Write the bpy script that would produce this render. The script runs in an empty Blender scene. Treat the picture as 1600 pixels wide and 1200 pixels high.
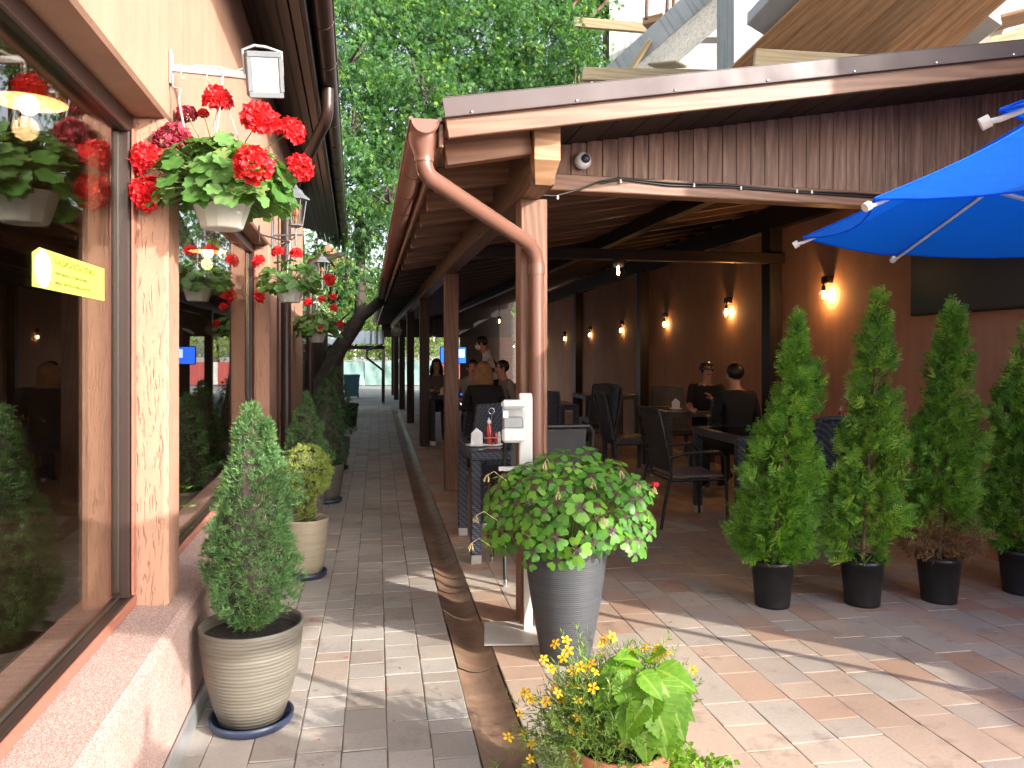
import bpy, bmesh, math, random
import numpy as np
from mathutils import Vector, Matrix, Quaternion
R = math.radians
random.seed(7); rng = np.random.default_rng(11)
scene = bpy.context.scene
COL = scene.collection
# ------------------------------------------------------------------ camera
FPX, CAMH, VPX, HORY = 1225.0, 1.5, 589.0, 550.0
YAW = math.atan((800 - VPX) / FPX); SY, CY = math.sin(YAW), math.cos(YAW)
cd = bpy.data.cameras.new('camera'); cam = bpy.data.objects.new('camera', cd); COL.objects.link(cam)
cam.location = (0, 0, CAMH); cam.rotation_euler = (R(90), 0, -YAW)
cd.sensor_width = 36; cd.lens = 36 * FPX / 1600; cd.shift_y = -(600 - HORY) / 1600
cd.clip_start = 0.05; cd.clip_end = 600
scene.camera = cam
# ------------------------------------------------------------------ light
SUN_EL, SUN_AZ = R(22.0), (0.72, -0.69)
n_ = math.hypot(*SUN_AZ)
SUN = Vector((SUN_AZ[0] / n_ * math.cos(SUN_EL), SUN_AZ[1] / n_ * math.cos(SUN_EL), math.sin(SUN_EL)))
world = bpy.data.worlds.new('World'); scene.world = world; world.use_nodes = True
wn = world.node_tree; wn.nodes.clear()
sky = wn.nodes.new('ShaderNodeTexSky'); sky.sky_type = 'NISHITA'; sky.sun_disc = False
sky.sun_elevation = SUN_EL; sky.sun_rotation = math.atan2(SUN.x, SUN.y)
sky.air_density = 1.0; sky.dust_density = 3.0; sky.ozone_density = 1.0
bg = wn.nodes.new('ShaderNodeBackground'); bg.inputs[1].default_value = 0.15
wo = wn.nodes.new('ShaderNodeOutputWorld')
hs_ = wn.nodes.new('ShaderNodeHueSaturation'); hs_.inputs['Saturation'].default_value = 0.48
wn.links.new(sky.outputs[0], hs_.inputs['Color']); wn.links.new(hs_.outputs[0], bg.inputs[0]); wn.links.new(bg.outputs[0], wo.inputs[0])
sd = bpy.data.lights.new('sun', 'SUN'); sd.energy = 2.0; sd.angle = R(0.53); sd.color = (1.0, 0.945, 0.87)
so = bpy.data.objects.new('sun', sd); COL.objects.link(so); so.location = (20, -15, 25)
so.rotation_euler = SUN.to_track_quat('Z', 'Y').to_euler()
vs = scene.view_settings; vs.view_transform = 'Standard'; vs.look = 'None'; vs.gamma = 1.0
vs.use_curve_mapping = False; vs.exposure = 2.18
scene.cycles.max_bounces = 8; scene.cycles.transparent_max_bounces = 16
scene.cycles.sample_clamp_indirect = 6.0
scene.cycles.use_denoising = True

# ------------------------------------------------------------------ projections
def ray(px, py):
    u = (px - 800) / FPX; v = (HORY - py) / FPX
    return Vector((SY + CY * u, CY - SY * u, v))
def at(px, py, d): return Vector((0, 0, CAMH)) + ray(px, py) * d
def G(px, py, z=0.0):
    d = ray(px, py); return Vector((0, 0, CAMH)) + d * ((z - CAMH) / d.z)
def cam_rd(r, d, z): return Vector((SY * d + CY * r, CY * d - SY * r, z))
def screen(p):
    dep = SY * p[0] + CY * p[1]
    return (800 + FPX * (CY * p[0] - SY * p[1]) / dep, HORY - FPX * (p[2] - CAMH) / dep, dep)
class Frame:
    def __init__(s, org, ang):
        s.o = Vector((org[0], org[1], 0)); s.a = R(ang); s.m = Matrix.Translation(s.o) @ Matrix.Rotation(s.a, 4, 'Z')
    def w(s, x, y, z): return s.m @ Vector((x, y, z))
LB = Frame((-0.8, 3.2), 1.55)      # restaurant wall: x out to the alley, y along it
PV = Frame((0.85, 4.3), 0.7)       # open pavilion: x inwards, y along the posts
BW_ANG = math.atan(0.0252)
BW = Frame((4.253 + 0.0252 * 4.6, 4.6), -math.degrees(BW_ANG))   # pavilion back wall face, x negative towards the alley

# ------------------------------------------------------------------ materials
MATS = {}
def lin(c):
    return tuple(c) + (1.0,) if len(c) == 3 else tuple(c)
class NT:
    def __init__(s, name):
        s.m = bpy.data.materials.new(name); s.m.use_nodes = True; s.t = s.m.node_tree; s.t.nodes.clear()
        s.out = s.n('ShaderNodeOutputMaterial')
    def n(s, t, **k):
        x = s.t.nodes.new(t)
        for a, b in k.items(): setattr(x, a, b)
        return x
    def l(s, a, b): s.t.links.new(a, b)
    def val(s, sock, v):
        if hasattr(v, 'is_output') or isinstance(v, bpy.types.NodeSocket): s.l(v, sock)
        else: sock.default_value = v
    def mix(s, f, a, b, mode='MIX'):
        x = s.n('ShaderNodeMix', data_type='RGBA', blend_type=mode)
        s.val(x.inputs[0], f); s.val(x.inputs[6], lin(a) if isinstance(a, tuple) else a); s.val(x.inputs[7], lin(b) if isinstance(b, tuple) else b)
        return x.outputs[2]
    def math(s, op, a, b=0.0):
        x = s.n('ShaderNodeMath', operation=op); s.val(x.inputs[0], a); s.val(x.inputs[1], b); return x.outputs[0]
    def coords(s, kind='Object', scale=(1, 1, 1), rnd=False):
        tc = s.n('ShaderNodeTexCoord'); mp = s.n('ShaderNodeMapping'); mp.inputs['Scale'].default_value = scale
        s.l(tc.outputs[kind], mp.inputs[0])
        if rnd:
            oi = s.n('ShaderNodeObjectInfo'); v = s.n('ShaderNodeVectorMath', operation='SCALE')
            v.inputs[0].default_value = (37.0, 19.0, 53.0); s.l(oi.outputs['Random'], v.inputs['Scale']); s.l(v.outputs[0], mp.inputs['Location'])
        return mp.outputs[0]
    def noise(s, vec, scale, detail=4, rough=0.55, dist=0.0):
        x = s.n('ShaderNodeTexNoise'); s.l(vec, x.inputs['Vector']); x.inputs['Scale'].default_value = scale
        x.inputs['Detail'].default_value = detail; x.inputs['Roughness'].default_value = rough; x.inputs['Distortion'].default_value = dist
        return x.outputs['Fac']
    def ramp(s, f, stops):
        x = s.n('ShaderNodeValToRGB'); s.l(f, x.inputs[0]); e = x.color_ramp.elements
        while len(e) < len(stops): e.new(0.5)
        for i, (p, c) in enumerate(stops): e[i].position = p; e[i].color = lin(c) if isinstance(c, tuple) else (c, c, c, 1)
        return x.outputs[0]
    def bump(s, h, strength, dist=0.01):
        x = s.n('ShaderNodeBump'); x.inputs['Strength'].default_value = strength; x.inputs['Distance'].default_value = dist
        s.l(h, x.inputs['Height']); return x.outputs[0]
    def bsdf(s, color, rough=0.6, metal=0.0, spec=0.5, normal=None, coat=0.0, emit=None, estr=0.0):
        p = s.n('ShaderNodeBsdfPrincipled')
        s.val(p.inputs['Base Color'], lin(color) if isinstance(color, tuple) else color)
        s.val(p.inputs['Roughness'], rough); p.inputs['Metallic'].default_value = metal
        p.inputs['Specular IOR Level'].default_value = spec; p.inputs['Coat Weight'].default_value = coat
        if normal is not None: s.l(normal, p.inputs['Normal'])
        if emit is not None:
            p.inputs['Emission Color'].default_value = lin(emit); p.inputs['Emission Strength'].default_value = estr
        return p.outputs[0]
    def done(s, sh):
        s.l(sh, s.out.inputs[0]); MATS[s.m.name] = s.m; return s.m

def plain(name, c, rough=0.6, metal=0.0, spec=0.5, var=0.12, vs_=6.0, bump=0.0, bs=60.0, coat=0.0, bd=0.004, rv=0.0):
    t = NT(name); v = t.coords('Object', rnd=True)
    n1 = t.noise(v, vs_, 5, 0.6)
    f = t.ramp(n1, [(0.25, 1 - var * 1.6), (0.75, 1 + var)])
    col = t.mix(1.0, c, f, 'MULTIPLY')
    nm = t.bump(t.noise(v, bs, 3), bump, bd) if bump else None
    rr = rough
    if rv: rr = t.ramp(t.noise(v, vs_ * 2.3, 3), [(0.3, max(0.02, rough - rv)), (0.7, min(1, rough + rv))])
    return t.done(t.bsdf(col, rr, metal, spec, nm, coat))

def wood(name, c, c2, rough=0.55, scale=1.0, worn=None, coat=0.0):
    """grain runs along local X"""
    t = NT(name); v = t.coords('Object', (0.35 * scale, 5 * scale, 5 * scale), rnd=True)
    n = t.noise(v, 3.0, 3, 0.5, 0.4)
    w = t.n('ShaderNodeTexWave', wave_type='BANDS', bands_direction='DIAGONAL'); t.l(v, w.inputs[0])
    w.inputs['Scale'].default_value = 1.6; w.inputs['Distortion'].default_value = 7.0; w.inputs['Detail'].default_value = 3; w.inputs['Detail Scale'].default_value = 1.2
    fine = t.noise(t.coords('Object', (3 * scale, 90 * scale, 90 * scale), rnd=True), 2.0, 3)
    f = t.math('MULTIPLY', w.outputs['Fac'], 0.55); f = t.math('ADD', f, t.math('MULTIPLY', n, 0.35)); f = t.math('ADD', f, t.math('MULTIPLY', fine, 0.25))
    col = t.mix(t.ramp(f, [(0.25, 0.0), (0.85, 1.0)]), c, c2)
    oi = t.n('ShaderNodeObjectInfo')
    tint = t.ramp(oi.outputs['Random'], [(0.0, 0.78), (1.0, 1.2)])
    col = t.mix(1.0, col, tint, 'MULTIPLY')
    if worn:
        k = t.ramp(t.noise(t.coords('Object', (1.2, 14, 14), rnd=True), 2.2, 5, 0.7), [(0.50, 0.0), (0.66, 0.8)])
        col = t.mix(k, col, worn)
    nm = t.bump(f, 0.35, 0.003)
    return t.done(t.bsdf(col, rough, 0, 0.4, nm, coat))

def leafmat(name, stops, rough=0.45, trans=0.35, tcol=None, spec=0.35):
    """colour from the per-leaf attribute 'rnd'"""
    t = NT(name); a = t.n('ShaderNodeAttribute', attribute_name='rnd')
    oi = t.n('ShaderNodeObjectInfo')
    f = t.math('FRACT', t.math('ADD', a.outputs['Fac'], t.math('MULTIPLY', oi.outputs['Random'], 0.999)))
    col = t.ramp(f, stops)
    p = t.bsdf(col, rough, 0, spec)
    tr = t.n('ShaderNodeBsdfTranslucent'); tc = t.mix(1.0, col, tcol or (1.5, 1.6, 0.7), 'MULTIPLY'); t.l(tc, tr.inputs[0])
    m = t.n('ShaderNodeMixShader'); m.inputs[0].default_value = trans; t.l(p, m.inputs[1]); t.l(tr.outputs[0], m.inputs[2])
    return t.done(m.outputs[0])

# stucco with vertical bark-beetle scratches
def stucco(name, c, scratch=1.0, sp=1.0):
    t = NT(name); v = t.coords('Object'); vv = t.coords('Object', (60 * sp, 60 * sp, 7 * sp))
    big = t.noise(v, 1.6, 4, 0.6); fine = t.noise(v, 160, 3, 0.7)
    g = t.ramp(t.noise(vv, 1.0, 2, 0.5, 0.6), [(0.30, 0.0), (0.42, 1.0)])
    h = t.math('ADD', t.math('MULTIPLY', g, 1.0 * scratch), t.math('MULTIPLY', fine, 0.25))
    col = t.mix(1.0, c, t.ramp(big, [(0.3, 0.86), (0.7, 1.06)]), 'MULTIPLY')
    run = t.noise(t.coords('Object', (9, 9, 0.7)), 1.0, 4, 0.6)
    col = t.mix(1.0, col, t.ramp(run, [(0.3, 0.88), (0.6, 1.0)]), 'MULTIPLY')
    blot = t.ramp(t.noise(v, 4.5, 6, 0.7), [(0.55, 0.0), (0.75, 0.35)]); col = t.mix(blot, col, (c[0] * .62, c[1] * .60, c[2] * .60))
    return t.done(t.bsdf(col, 0.85, 0, 0.25, t.bump(h, 0.9, 0.006)))
stucco('stucco', (0.38, 0.212, 0.146), 1.0, 1.9); stucco('stucco_smooth', (0.37, 0.21, 0.146), 0.15)
def gran(name, c, c2, sc=260.0):
    t = NT(name); v = t.coords('Object')
    sp = t.n('ShaderNodeTexVoronoi'); t.l(v, sp.inputs['Vector']); sp.inputs['Scale'].default_value = sc
    sep = t.n('ShaderNodeSeparateColor'); t.l(sp.outputs['Color'], sep.inputs[0])
    col = t.mix(t.ramp(sep.outputs[0], [(0.35, 0.0), (0.8, 1.0)]), c, c2)
    col = t.mix(1.0, col, t.ramp(t.noise(v, 2.5, 5, 0.6), [(0.3, 0.8), (0.7, 1.05)]), 'MULTIPLY')
    return t.done(t.bsdf(col, 0.85, 0, 0.3, t.bump(sp.outputs['Distance'], 0.6, 0.004)))
gran('granulate', (0.32, 0.195, 0.165), (0.44, 0.335, 0.295))
stucco('terracotta_plaster', (0.58, 0.31, 0.195), 0.12)
plain('frame_sunlit', (0.30, 0.11, 0.075), 0.35, var=0.08)  # window frame tone as it looks in sun, held in the colour
plain('dark_brown_metal', (0.030, 0.016, 0.013), 0.36, spec=0.45, var=0.05, vs_=2.0)
plain('gutter_brown', (0.17, 0.078, 0.055), 0.30, spec=0.55, var=0.035, vs_=2.0, coat=0.25)
plain('flashing_brown', (0.075, 0.052, 0.052), 0.5, spec=0.35, var=0.08, vs_=2.0, rv=0.08, coat=0.0, bump=0.05, bs=3)
plain('roof_dark', (0.04, 0.025, 0.02), 0.6)
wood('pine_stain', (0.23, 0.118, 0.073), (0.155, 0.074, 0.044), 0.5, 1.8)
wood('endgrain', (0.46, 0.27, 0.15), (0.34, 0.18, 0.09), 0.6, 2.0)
wood('dark_shaded_wood', (0.050, 0.023, 0.014), (0.028, 0.012, 0.008), 0.5)  # dark timber, also standing in for pine that lies in shade
wood('ceiling_dark', (0.024, 0.012, 0.008), (0.014, 0.007, 0.005), 0.5)  # shade under the roof put into the colour; dark wall posts share it
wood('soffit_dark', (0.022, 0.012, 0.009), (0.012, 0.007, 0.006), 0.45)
wood('siding', (0.23, 0.13, 0.092), (0.155, 0.083, 0.058), 0.6, 1.6, worn=(0.33, 0.215, 0.16))
wood('raw_plank', (0.40, 0.31, 0.175), (0.30, 0.22, 0.12), 0.7, worn=(0.32, 0.28, 0.21))
wood('form_board', (0.34, 0.195, 0.095), (0.25, 0.135, 0.065), 0.65, 0.8, worn=(0.17, 0.095, 0.05))
plain('concrete', (0.30, 0.30, 0.285), 0.9, var=0.2, vs_=1.5, bump=0.3, bs=30)
def concrete_board():
    t = NT('concrete_board'); v = t.coords('Object'); vv = t.coords('Object', (14, 14, 0.5))
    n = t.noise(vv, 1.0, 4, 0.6); b = t.noise(v, 1.2, 5, 0.65)
    col = t.mix(1.0, (0.40, 0.41, 0.40), t.ramp(b, [(0.3, 0.75), (0.7, 1.05)]), 'MULTIPLY')
    col = t.mix(1.0, col, t.ramp(n, [(0.32, 0.68), (0.5, 1.0)]), 'MULTIPLY')
    return t.done(t.bsdf(col, 0.9, 0, 0.2, t.bump(n, 0.6, 0.01)))
concrete_board()
plain('rusty_steel', (0.16, 0.085, 0.06), 0.75, var=0.3, vs_=20)
plain('white_paint', (0.60, 0.59, 0.56), 0.45, var=0.06)
plain('white_plastic', (0.62, 0.62, 0.61), 0.35, var=0.04)
plain('pot_white', (0.56, 0.545, 0.50), 0.45, var=0.10, vs_=9)
plain('grey_metal', (0.42, 0.43, 0.44), 0.35, 0.6, var=0.1)
plain('chrome', (0.75, 0.76, 0.78), 0.12, 1.0, var=0.03)
plain('alu', (0.62, 0.63, 0.63), 0.3, 0.9, var=0.05)
plain('black_plastic', (0.012, 0.012, 0.013), 0.38, var=0.15)
plain('black_metal', (0.014, 0.013, 0.013), 0.4, 0.0, var=0.15)
plain('saucer_navy', (0.025, 0.035, 0.07), 0.35, var=0.1)
plain('soil', (0.028, 0.020, 0.016), 0.95, var=0.4, vs_=40, bump=1.0, bs=70, bd=0.02)
plain('bark', (0.060, 0.045, 0.036), 0.9, var=0.35, vs_=8, bump=0.9, bs=18, bd=0.03)
plain('twig', (0.13, 0.075, 0.045), 0.8, var=0.25)
plain('stem_green', (0.16, 0.22, 0.06), 0.6, var=0.15)
plain('dry_stem', (0.45, 0.34, 0.17), 0.7, var=0.2)
plain('lantern_grey', (0.15, 0.165, 0.18), 0.45, 0.2, var=0.12)
plain('cable_black', (0.008, 0.008, 0.008), 0.4)
plain('cable_grey', (0.30, 0.28, 0.25), 0.6)
plain('terracotta_pot', (0.55, 0.21, 0.11), 0.7, var=0.12, vs_=7, bump=0.08, bs=40)
plain('tile_clay', (0.30, 0.10, 0.06), 0.7, var=0.2)
plain('napkin', (0.82, 0.82, 0.80), 0.8, var=0.05)
plain('ketchup', (0.33, 0.02, 0.012), 0.2, var=0.1, coat=0.5)
plain('menu_green', (0.16, 0.24, 0.035), 0.5, var=0.15)
plain('seat_fabric', (0.16, 0.11, 0.11), 0.7, var=0.15)
plain('mesh_fabric', (0.035, 0.035, 0.038), 0.6, var=0.2, bump=0.5, bs=300)
plain('skin', (0.50, 0.27, 0.19), 0.5, var=0.08)
plain('cloth_black', (0.010, 0.010, 0.011), 0.85, var=0.2)
plain('cloth_white', (0.55, 0.55, 0.56), 0.85, var=0.08)
plain('cloth_grey', (0.22, 0.21, 0.21), 0.85, var=0.12)
plain('cloth_pattern', (0.14, 0.12, 0.12), 0.85, var=1.0, vs_=45)
plain('jeans', (0.03, 0.04, 0.07), 0.85, var=0.2)
plain('hair_blond', (0.30, 0.155, 0.06), 0.5, var=0.3, vs_=40)
plain('hair_dark', (0.012, 0.009, 0.008), 0.45, var=0.3, vs_=40)
plain('sticker_yellow', (0.42, 0.46, 0.08), 0.4, var=0.03)
plain('sticker_white', (0.85, 0.85, 0.83), 0.4, var=0.02)
plain('print_olive', (0.07, 0.08, 0.008), 0.5)
plain('print_grey', (0.45, 0.46, 0.47), 0.5)
plain('curtain', (0.42, 0.30, 0.19), 0.85, var=0.1)
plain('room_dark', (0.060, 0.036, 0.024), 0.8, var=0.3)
plain('tarp_green', (0.15, 0.25, 0.23), 0.6, var=0.12, vs_=1.5)
plain('fence_red', (0.26, 0.035, 0.03), 0.6); plain('fence_white', (0.40, 0.39, 0.37), 0.6)
plain('bin_blue', (0.05, 0.13, 0.18), 0.5, var=0.15)
plain('beige_wall', (0.40, 0.34, 0.26), 0.85, var=0.15)
plain('corrugated', (0.45, 0.44, 0.42), 0.4, 0.3, var=0.15)
plain('asphalt_light', (0.22, 0.21, 0.195), 0.9, var=0.12, vs_=0.8)
plain('house_far', (0.50, 0.44, 0.36), 0.9, var=0.1)
plain('sheet_plastic', (0.70, 0.68, 0.60), 0.35, var=0.15, vs_=3)

def ribbed_pot(name, c, c2, bands, rough=0.45):
    t = NT(name); v = t.coords('Object'); sx = t.n('ShaderNodeSeparateXYZ'); t.l(v, sx.inputs[0])
    nz = t.noise(t.coords('Object', (1.5, 1.5, 55)), 1.0, 4, 0.6)
    col = t.mix(t.ramp(nz, [(0.35, 0.0), (0.7, 1.0)]), c, c2)
    w = t.math('SINE', t.math('ADD', t.math('MULTIPLY', sx.outputs[2], bands), t.math('MULTIPLY', t.noise(v, 9, 2), 3.0)))
    return t.done(t.bsdf(col, rough, 0, 0.4, t.bump(t.math('ADD', t.math('MULTIPLY', w, 0.6), nz), 0.45, 0.002)))
ribbed_pot('pot_taupe', (0.145, 0.130, 0.104), (0.100, 0.090, 0.073), 430)
ribbed_pot('pot_beige', (0.40, 0.335, 0.235), (0.32, 0.265, 0.185), 430)
ribbed_pot('pot_dark', (0.13, 0.115, 0.095), (0.09, 0.08, 0.065), 300)
ribbed_pot('planter_grey', (0.060, 0.064, 0.072), (0.042, 0.046, 0.053), 620, 0.5)

def rattan():
    t = NT('rattan'); v = t.coords('Object')
    def wv(dirn, sc):
        w = t.n('ShaderNodeTexWave', wave_type='BANDS', bands_direction=dirn); t.l(v, w.inputs[0]); w.inputs['Scale'].default_value = sc; w.inputs['Distortion'].default_value = 0.6
        return w.outputs['Fac']
    a = wv('Z', 24); b = wv('DIAGONAL', 14)
    h = t.math('MULTIPLY', t.math('ADD', a, b), 0.5)
    col = t.mix(t.ramp(h, [(0.2, 0.0), (0.7, 1.0)]), (0.012, 0.014, 0.02), (0.085, 0.10, 0.135))
    return t.done(t.bsdf(col, 0.42, 0, 0.5, t.bump(h, 0.9, 0.006)))
rattan()

def paver(name, stops):
    t = NT(name); a = t.n('ShaderNodeAttribute', attribute_name='rnd'); v = t.coords('Generated')
    g = t.n('ShaderNodeNewGeometry'); mp = t.n('ShaderNodeMapping'); t.l(g.outputs['Position'], mp.inputs[0])
    ramp = t.n('ShaderNodeValToRGB'); ramp.color_ramp.interpolation = 'LINEAR'
    e = ramp.color_ramp.elements
    while len(e) < len(stops): e.new(0.5)
    for i, (p, c) in enumerate(stops): e[i].position = p; e[i].color = lin(c)
    # each stone is marbled towards its neighbour shade
    n1 = t.noise(mp.outputs[0], 9.0, 5, 0.65, 0.5)
    t.l(t.math('ADD', a.outputs['Fac'], t.math('MULTIPLY', t.math('SUBTRACT', n1, 0.5), 0.28)), ramp.inputs[0])
    n2 = t.noise(mp.outputs[0], 1.1, 4, 0.6); n3 = t.noise(mp.outputs[0], 70, 4, 0.7)
    col = t.mix(1.0, ramp.outputs[0], t.ramp(n2, [(0.3, 0.80), (0.68, 1.06)]), 'MULTIPLY')
    col = t.mix(1.0, col, t.ramp(n3, [(0.25, 0.86), (0.7, 1.05)]), 'MULTIPLY')
    st = t.ramp(t.noise(mp.outputs[0], 4.5, 6, 0.7), [(0.56, 0.0), (0.70, 0.6)])
    col = t.mix(st, col, (0.16, 0.125, 0.10))
    rr = t.ramp(n2, [(0.3, 0.55), (0.7, 0.8)])
    return t.done(t.bsdf(col, rr, 0, 0.35, t.bump(t.math('ADD', n3, n1), 0.25, 0.004)))
paver('paver_alley', [(0.0, (0.32, 0.27, 0.225)), (0.3, (0.39, 0.345, 0.30)), (0.6, (0.42, 0.385, 0.34)), (1.0, (0.40, 0.32, 0.26))])
paver('paver_patio', [(0.0, (0.43, 0.27, 0.185)), (0.28, (0.43, 0.305, 0.225)), (0.5, (0.47, 0.35, 0.26)), (0.75, (0.43, 0.37, 0.30)), (1.0, (0.38, 0.30, 0.24))])
plain('joint_sand', (0.15, 0.12, 0.095), 0.95, var=0.3, vs_=12, bump=0.6, bs=120)
def channel():
    t = NT('channel_concrete'); g = t.n('ShaderNodeNewGeometry')
    n = t.noise(g.outputs['Position'], 3.0, 6, 0.7, 0.8); n2 = t.noise(g.outputs['Position'], 14, 5, 0.7)
    col = t.mix(t.ramp(n, [(0.35, 0.0), (0.68, 1.0)]), (0.13, 0.075, 0.048), (0.27, 0.17, 0.11))
    col = t.mix(t.ramp(n2, [(0.62, 0.0), (0.75, 0.6)]), col, (0.42, 0.33, 0.25))
    return t.done(t.bsdf(col, t.ramp(n2, [(0.3, 0.35), (0.7, 0.7)]), 0, 0.5, t.bump(n2, 0.3, 0.004)))
channel()

def glass(name, tint, ior=1.55, gl=(1, 1, 1), rough=0.0):
    t = NT(name); f = t.n('ShaderNodeFresnel'); ge = t.n('ShaderNodeNewGeometry')
    # a thin pane: the back face reflects like the front face
    mr = t.n('ShaderNodeMapRange'); t.l(ge.outputs['Backfacing'], mr.inputs[0]); mr.inputs[3].default_value = ior; mr.inputs[4].default_value = 1.0 / ior; t.l(mr.outputs[0], f.inputs[0])
    tr = t.n('ShaderNodeBsdfTransparent'); tr.inputs[0].default_value = lin(tint)
    g = t.n('ShaderNodeBsdfGlossy'); g.inputs[0].default_value = lin(gl); g.inputs['Roughness'].default_value = rough
    m = t.n('ShaderNodeMixShader'); t.l(f.outputs[0], m.inputs[0]); t.l(tr.outputs[0], m.inputs[1]); t.l(g.outputs[0], m.inputs[2])
    return t.done(m.outputs[0])
glass('window_glass', (0.72, 0.70, 0.66), 1.55); glass('clear_glass', (0.92, 0.93, 0.93), 1.35); glass('table_glass', (0.10, 0.11, 0.12), 1.6)
glass('lantern_glass', (0.72, 0.70, 0.66), 1.4, rough=0.15)
def emit(name, c, s):
    t = NT(name); e = t.n('ShaderNodeEmission'); e.inputs[0].default_value = lin(c); e.inputs[1].default_value = s
    return t.done(e.outputs[0])
emit('bulb_warm', (1.0, 0.62, 0.28), 14.0); emit('bulb_far', (1.0, 0.66, 0.36), 9.0); emit('pendant_glow', (1.0, 0.74, 0.42), 6.0)
emit('tv_blue', (0.02, 0.10, 0.75), 0.9); emit('tv_pale', (0.45, 0.55, 0.75), 0.8)
t_ = NT('tv_screen'); t_.done(t_.bsdf((0.020, 0.025, 0.035), 0.30, 0, 0.7))
def canopy():
    t = NT('umbrella_blue'); v = t.coords('Object'); n = t.noise(v, 350, 2)
    col = (0.004, 0.15, 0.72)
    wr = t.noise(t.coords('Object', (2.2, 2.2, 6)), 2.5, 3, 0.5, 1.0)
    p = t.bsdf(col, 0.7, 0, 0.25, t.bump(t.math('ADD', t.math('MULTIPLY', n, 0.06), wr), 0.35, 0.03))
    tr = t.n('ShaderNodeBsdfTranslucent'); tr.inputs[0].default_value = (0.0, 0.17, 0.95, 1)
    m = t.n('ShaderNodeMixShader'); m.inputs[0].default_value = 0.5; t.l(p, m.inputs[1]); t.l(tr.outputs[0], m.inputs[2])
    return t.done(m.outputs[0])
canopy()
leafmat('geranium_leaf', [(0.0, (0.055, 0.14, 0.028)), (0.5, (0.10, 0.22, 0.05)), (0.9, (0.16, 0.28, 0.10)), (1.0, (0.24, 0.26, 0.08))])
leafmat('geranium_red', [(0.0, (0.52, 0.012, 0.014)), (0.6, (0.72, 0.02, 0.02)), (1.0, (0.60, 0.03, 0.05))], 0.5, 0.3, (1.3, 0.8, 0.8))
leafmat('geranium_faded', [(0.0, (0.20, 0.012, 0.025)), (0.6, (0.32, 0.025, 0.05)), (1.0, (0.40, 0.06, 0.09))], 0.6, 0.25, (1.3, 0.8, 0.8))
leafmat('spruce_needle', [(0.0, (0.046, 0.11, 0.040)), (0.5, (0.085, 0.185, 0.066)), (0.85, (0.135, 0.255, 0.09)), (1.0, (0.17, 0.23, 0.075))], 0.5, 0.25)
leafmat('spruce_dark', [(0.0, (0.030, 0.085, 0.032)), (0.6, (0.05, 0.13, 0.045)), (1.0, (0.08, 0.19, 0.05))], 0.5, 0.25)
leafmat('golden_needle', [(0.0, (0.16, 0.22, 0.04)), (0.5, (0.28, 0.36, 0.07)), (1.0, (0.42, 0.48, 0.14))], 0.5, 0.25)
leafmat('thuja_leaf', [(0.0, (0.055, 0.15, 0.022)), (0.4, (0.13, 0.30, 0.035)), (0.8, (0.24, 0.44, 0.05)), (1.0, (0.30, 0.42, 0.07))], 0.5, 0.3)
leafmat('thuja_brown', [(0.0, (0.16, 0.085, 0.04)), (1.0, (0.24, 0.15, 0.07))], 0.7, 0.2, (1, 1, 1))
leafmat('tree_leaf', [(0.0, (0.035, 0.10, 0.035)), (0.5, (0.065, 0.17, 0.045)), (0.85, (0.12, 0.26, 0.05)), (1.0, (0.24, 0.36, 0.05))], 0.5, 0.4)
leafmat('far_leaf', [(0.0, (0.10, 0.17, 0.05)), (0.5, (0.17, 0.25, 0.07)), (1.0, (0.26, 0.33, 0.10))], 0.5, 0.4)
leafmat('ivy_leaf', [(0.0, (0.02, 0.06, 0.025)), (0.6, (0.035, 0.10, 0.04)), (1.0, (0.07, 0.15, 0.06))], 0.4, 0.2)
leafmat('bidens_leaf', [(0.0, (0.07, 0.14, 0.03)), (0.6, (0.13, 0.22, 0.045)), (1.0, (0.20, 0.30, 0.06))], 0.5, 0.3)
leafmat('lime_leaf', [(0.0, (0.10, 0.22, 0.02)), (0.5, (0.16, 0.30, 0.025)), (1.0, (0.24, 0.38, 0.04))], 0.45, 0.4)
leafmat('yellow_petal', [(0.0, (0.72, 0.42, 0.01)), (1.0, (0.82, 0.56, 0.02))], 0.5, 0.25, (1.2, 1.0, 0.6))
plain('bidens_eye', (0.45, 0.17, 0.01), 0.7)
def oxalis():
    t = NT('oxalis_leaf'); a = t.n('ShaderNodeAttribute', attribute_name='rad'); oi = t.n('ShaderNodeObjectInfo'); v = t.coords('Object')
    f = t.math('ADD', a.outputs['Fac'], t.math('MULTIPLY', t.math('SUBTRACT', t.noise(v, 60, 3), 0.5), 0.25))
    g = t.ramp(oi.outputs['Random'], [(0.0, (0.055, 0.17, 0.028)), (0.6, (0.10, 0.27, 0.033)), (1.0, (0.17, 0.36, 0.04))])
    k = t.ramp(f, [(0.34, 0.0), (0.50, 1.0)])
    col = t.mix(k, (0.085, 0.045, 0.045), g)
    p = t.bsdf(col, 0.45, 0, 0.4)
    tr = t.n('ShaderNodeBsdfTranslucent'); t.l(t.mix(1.0, col, (1.5, 1.6, 0.7), 'MULTIPLY'), tr.inputs[0])
    m = t.n('ShaderNodeMixShader'); m.inputs[0].default_value = 0.35; t.l(p, m.inputs[1]); t.l(tr.outputs[0], m.inputs[2])
    return t.done(m.outputs[0])
oxalis()
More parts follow.
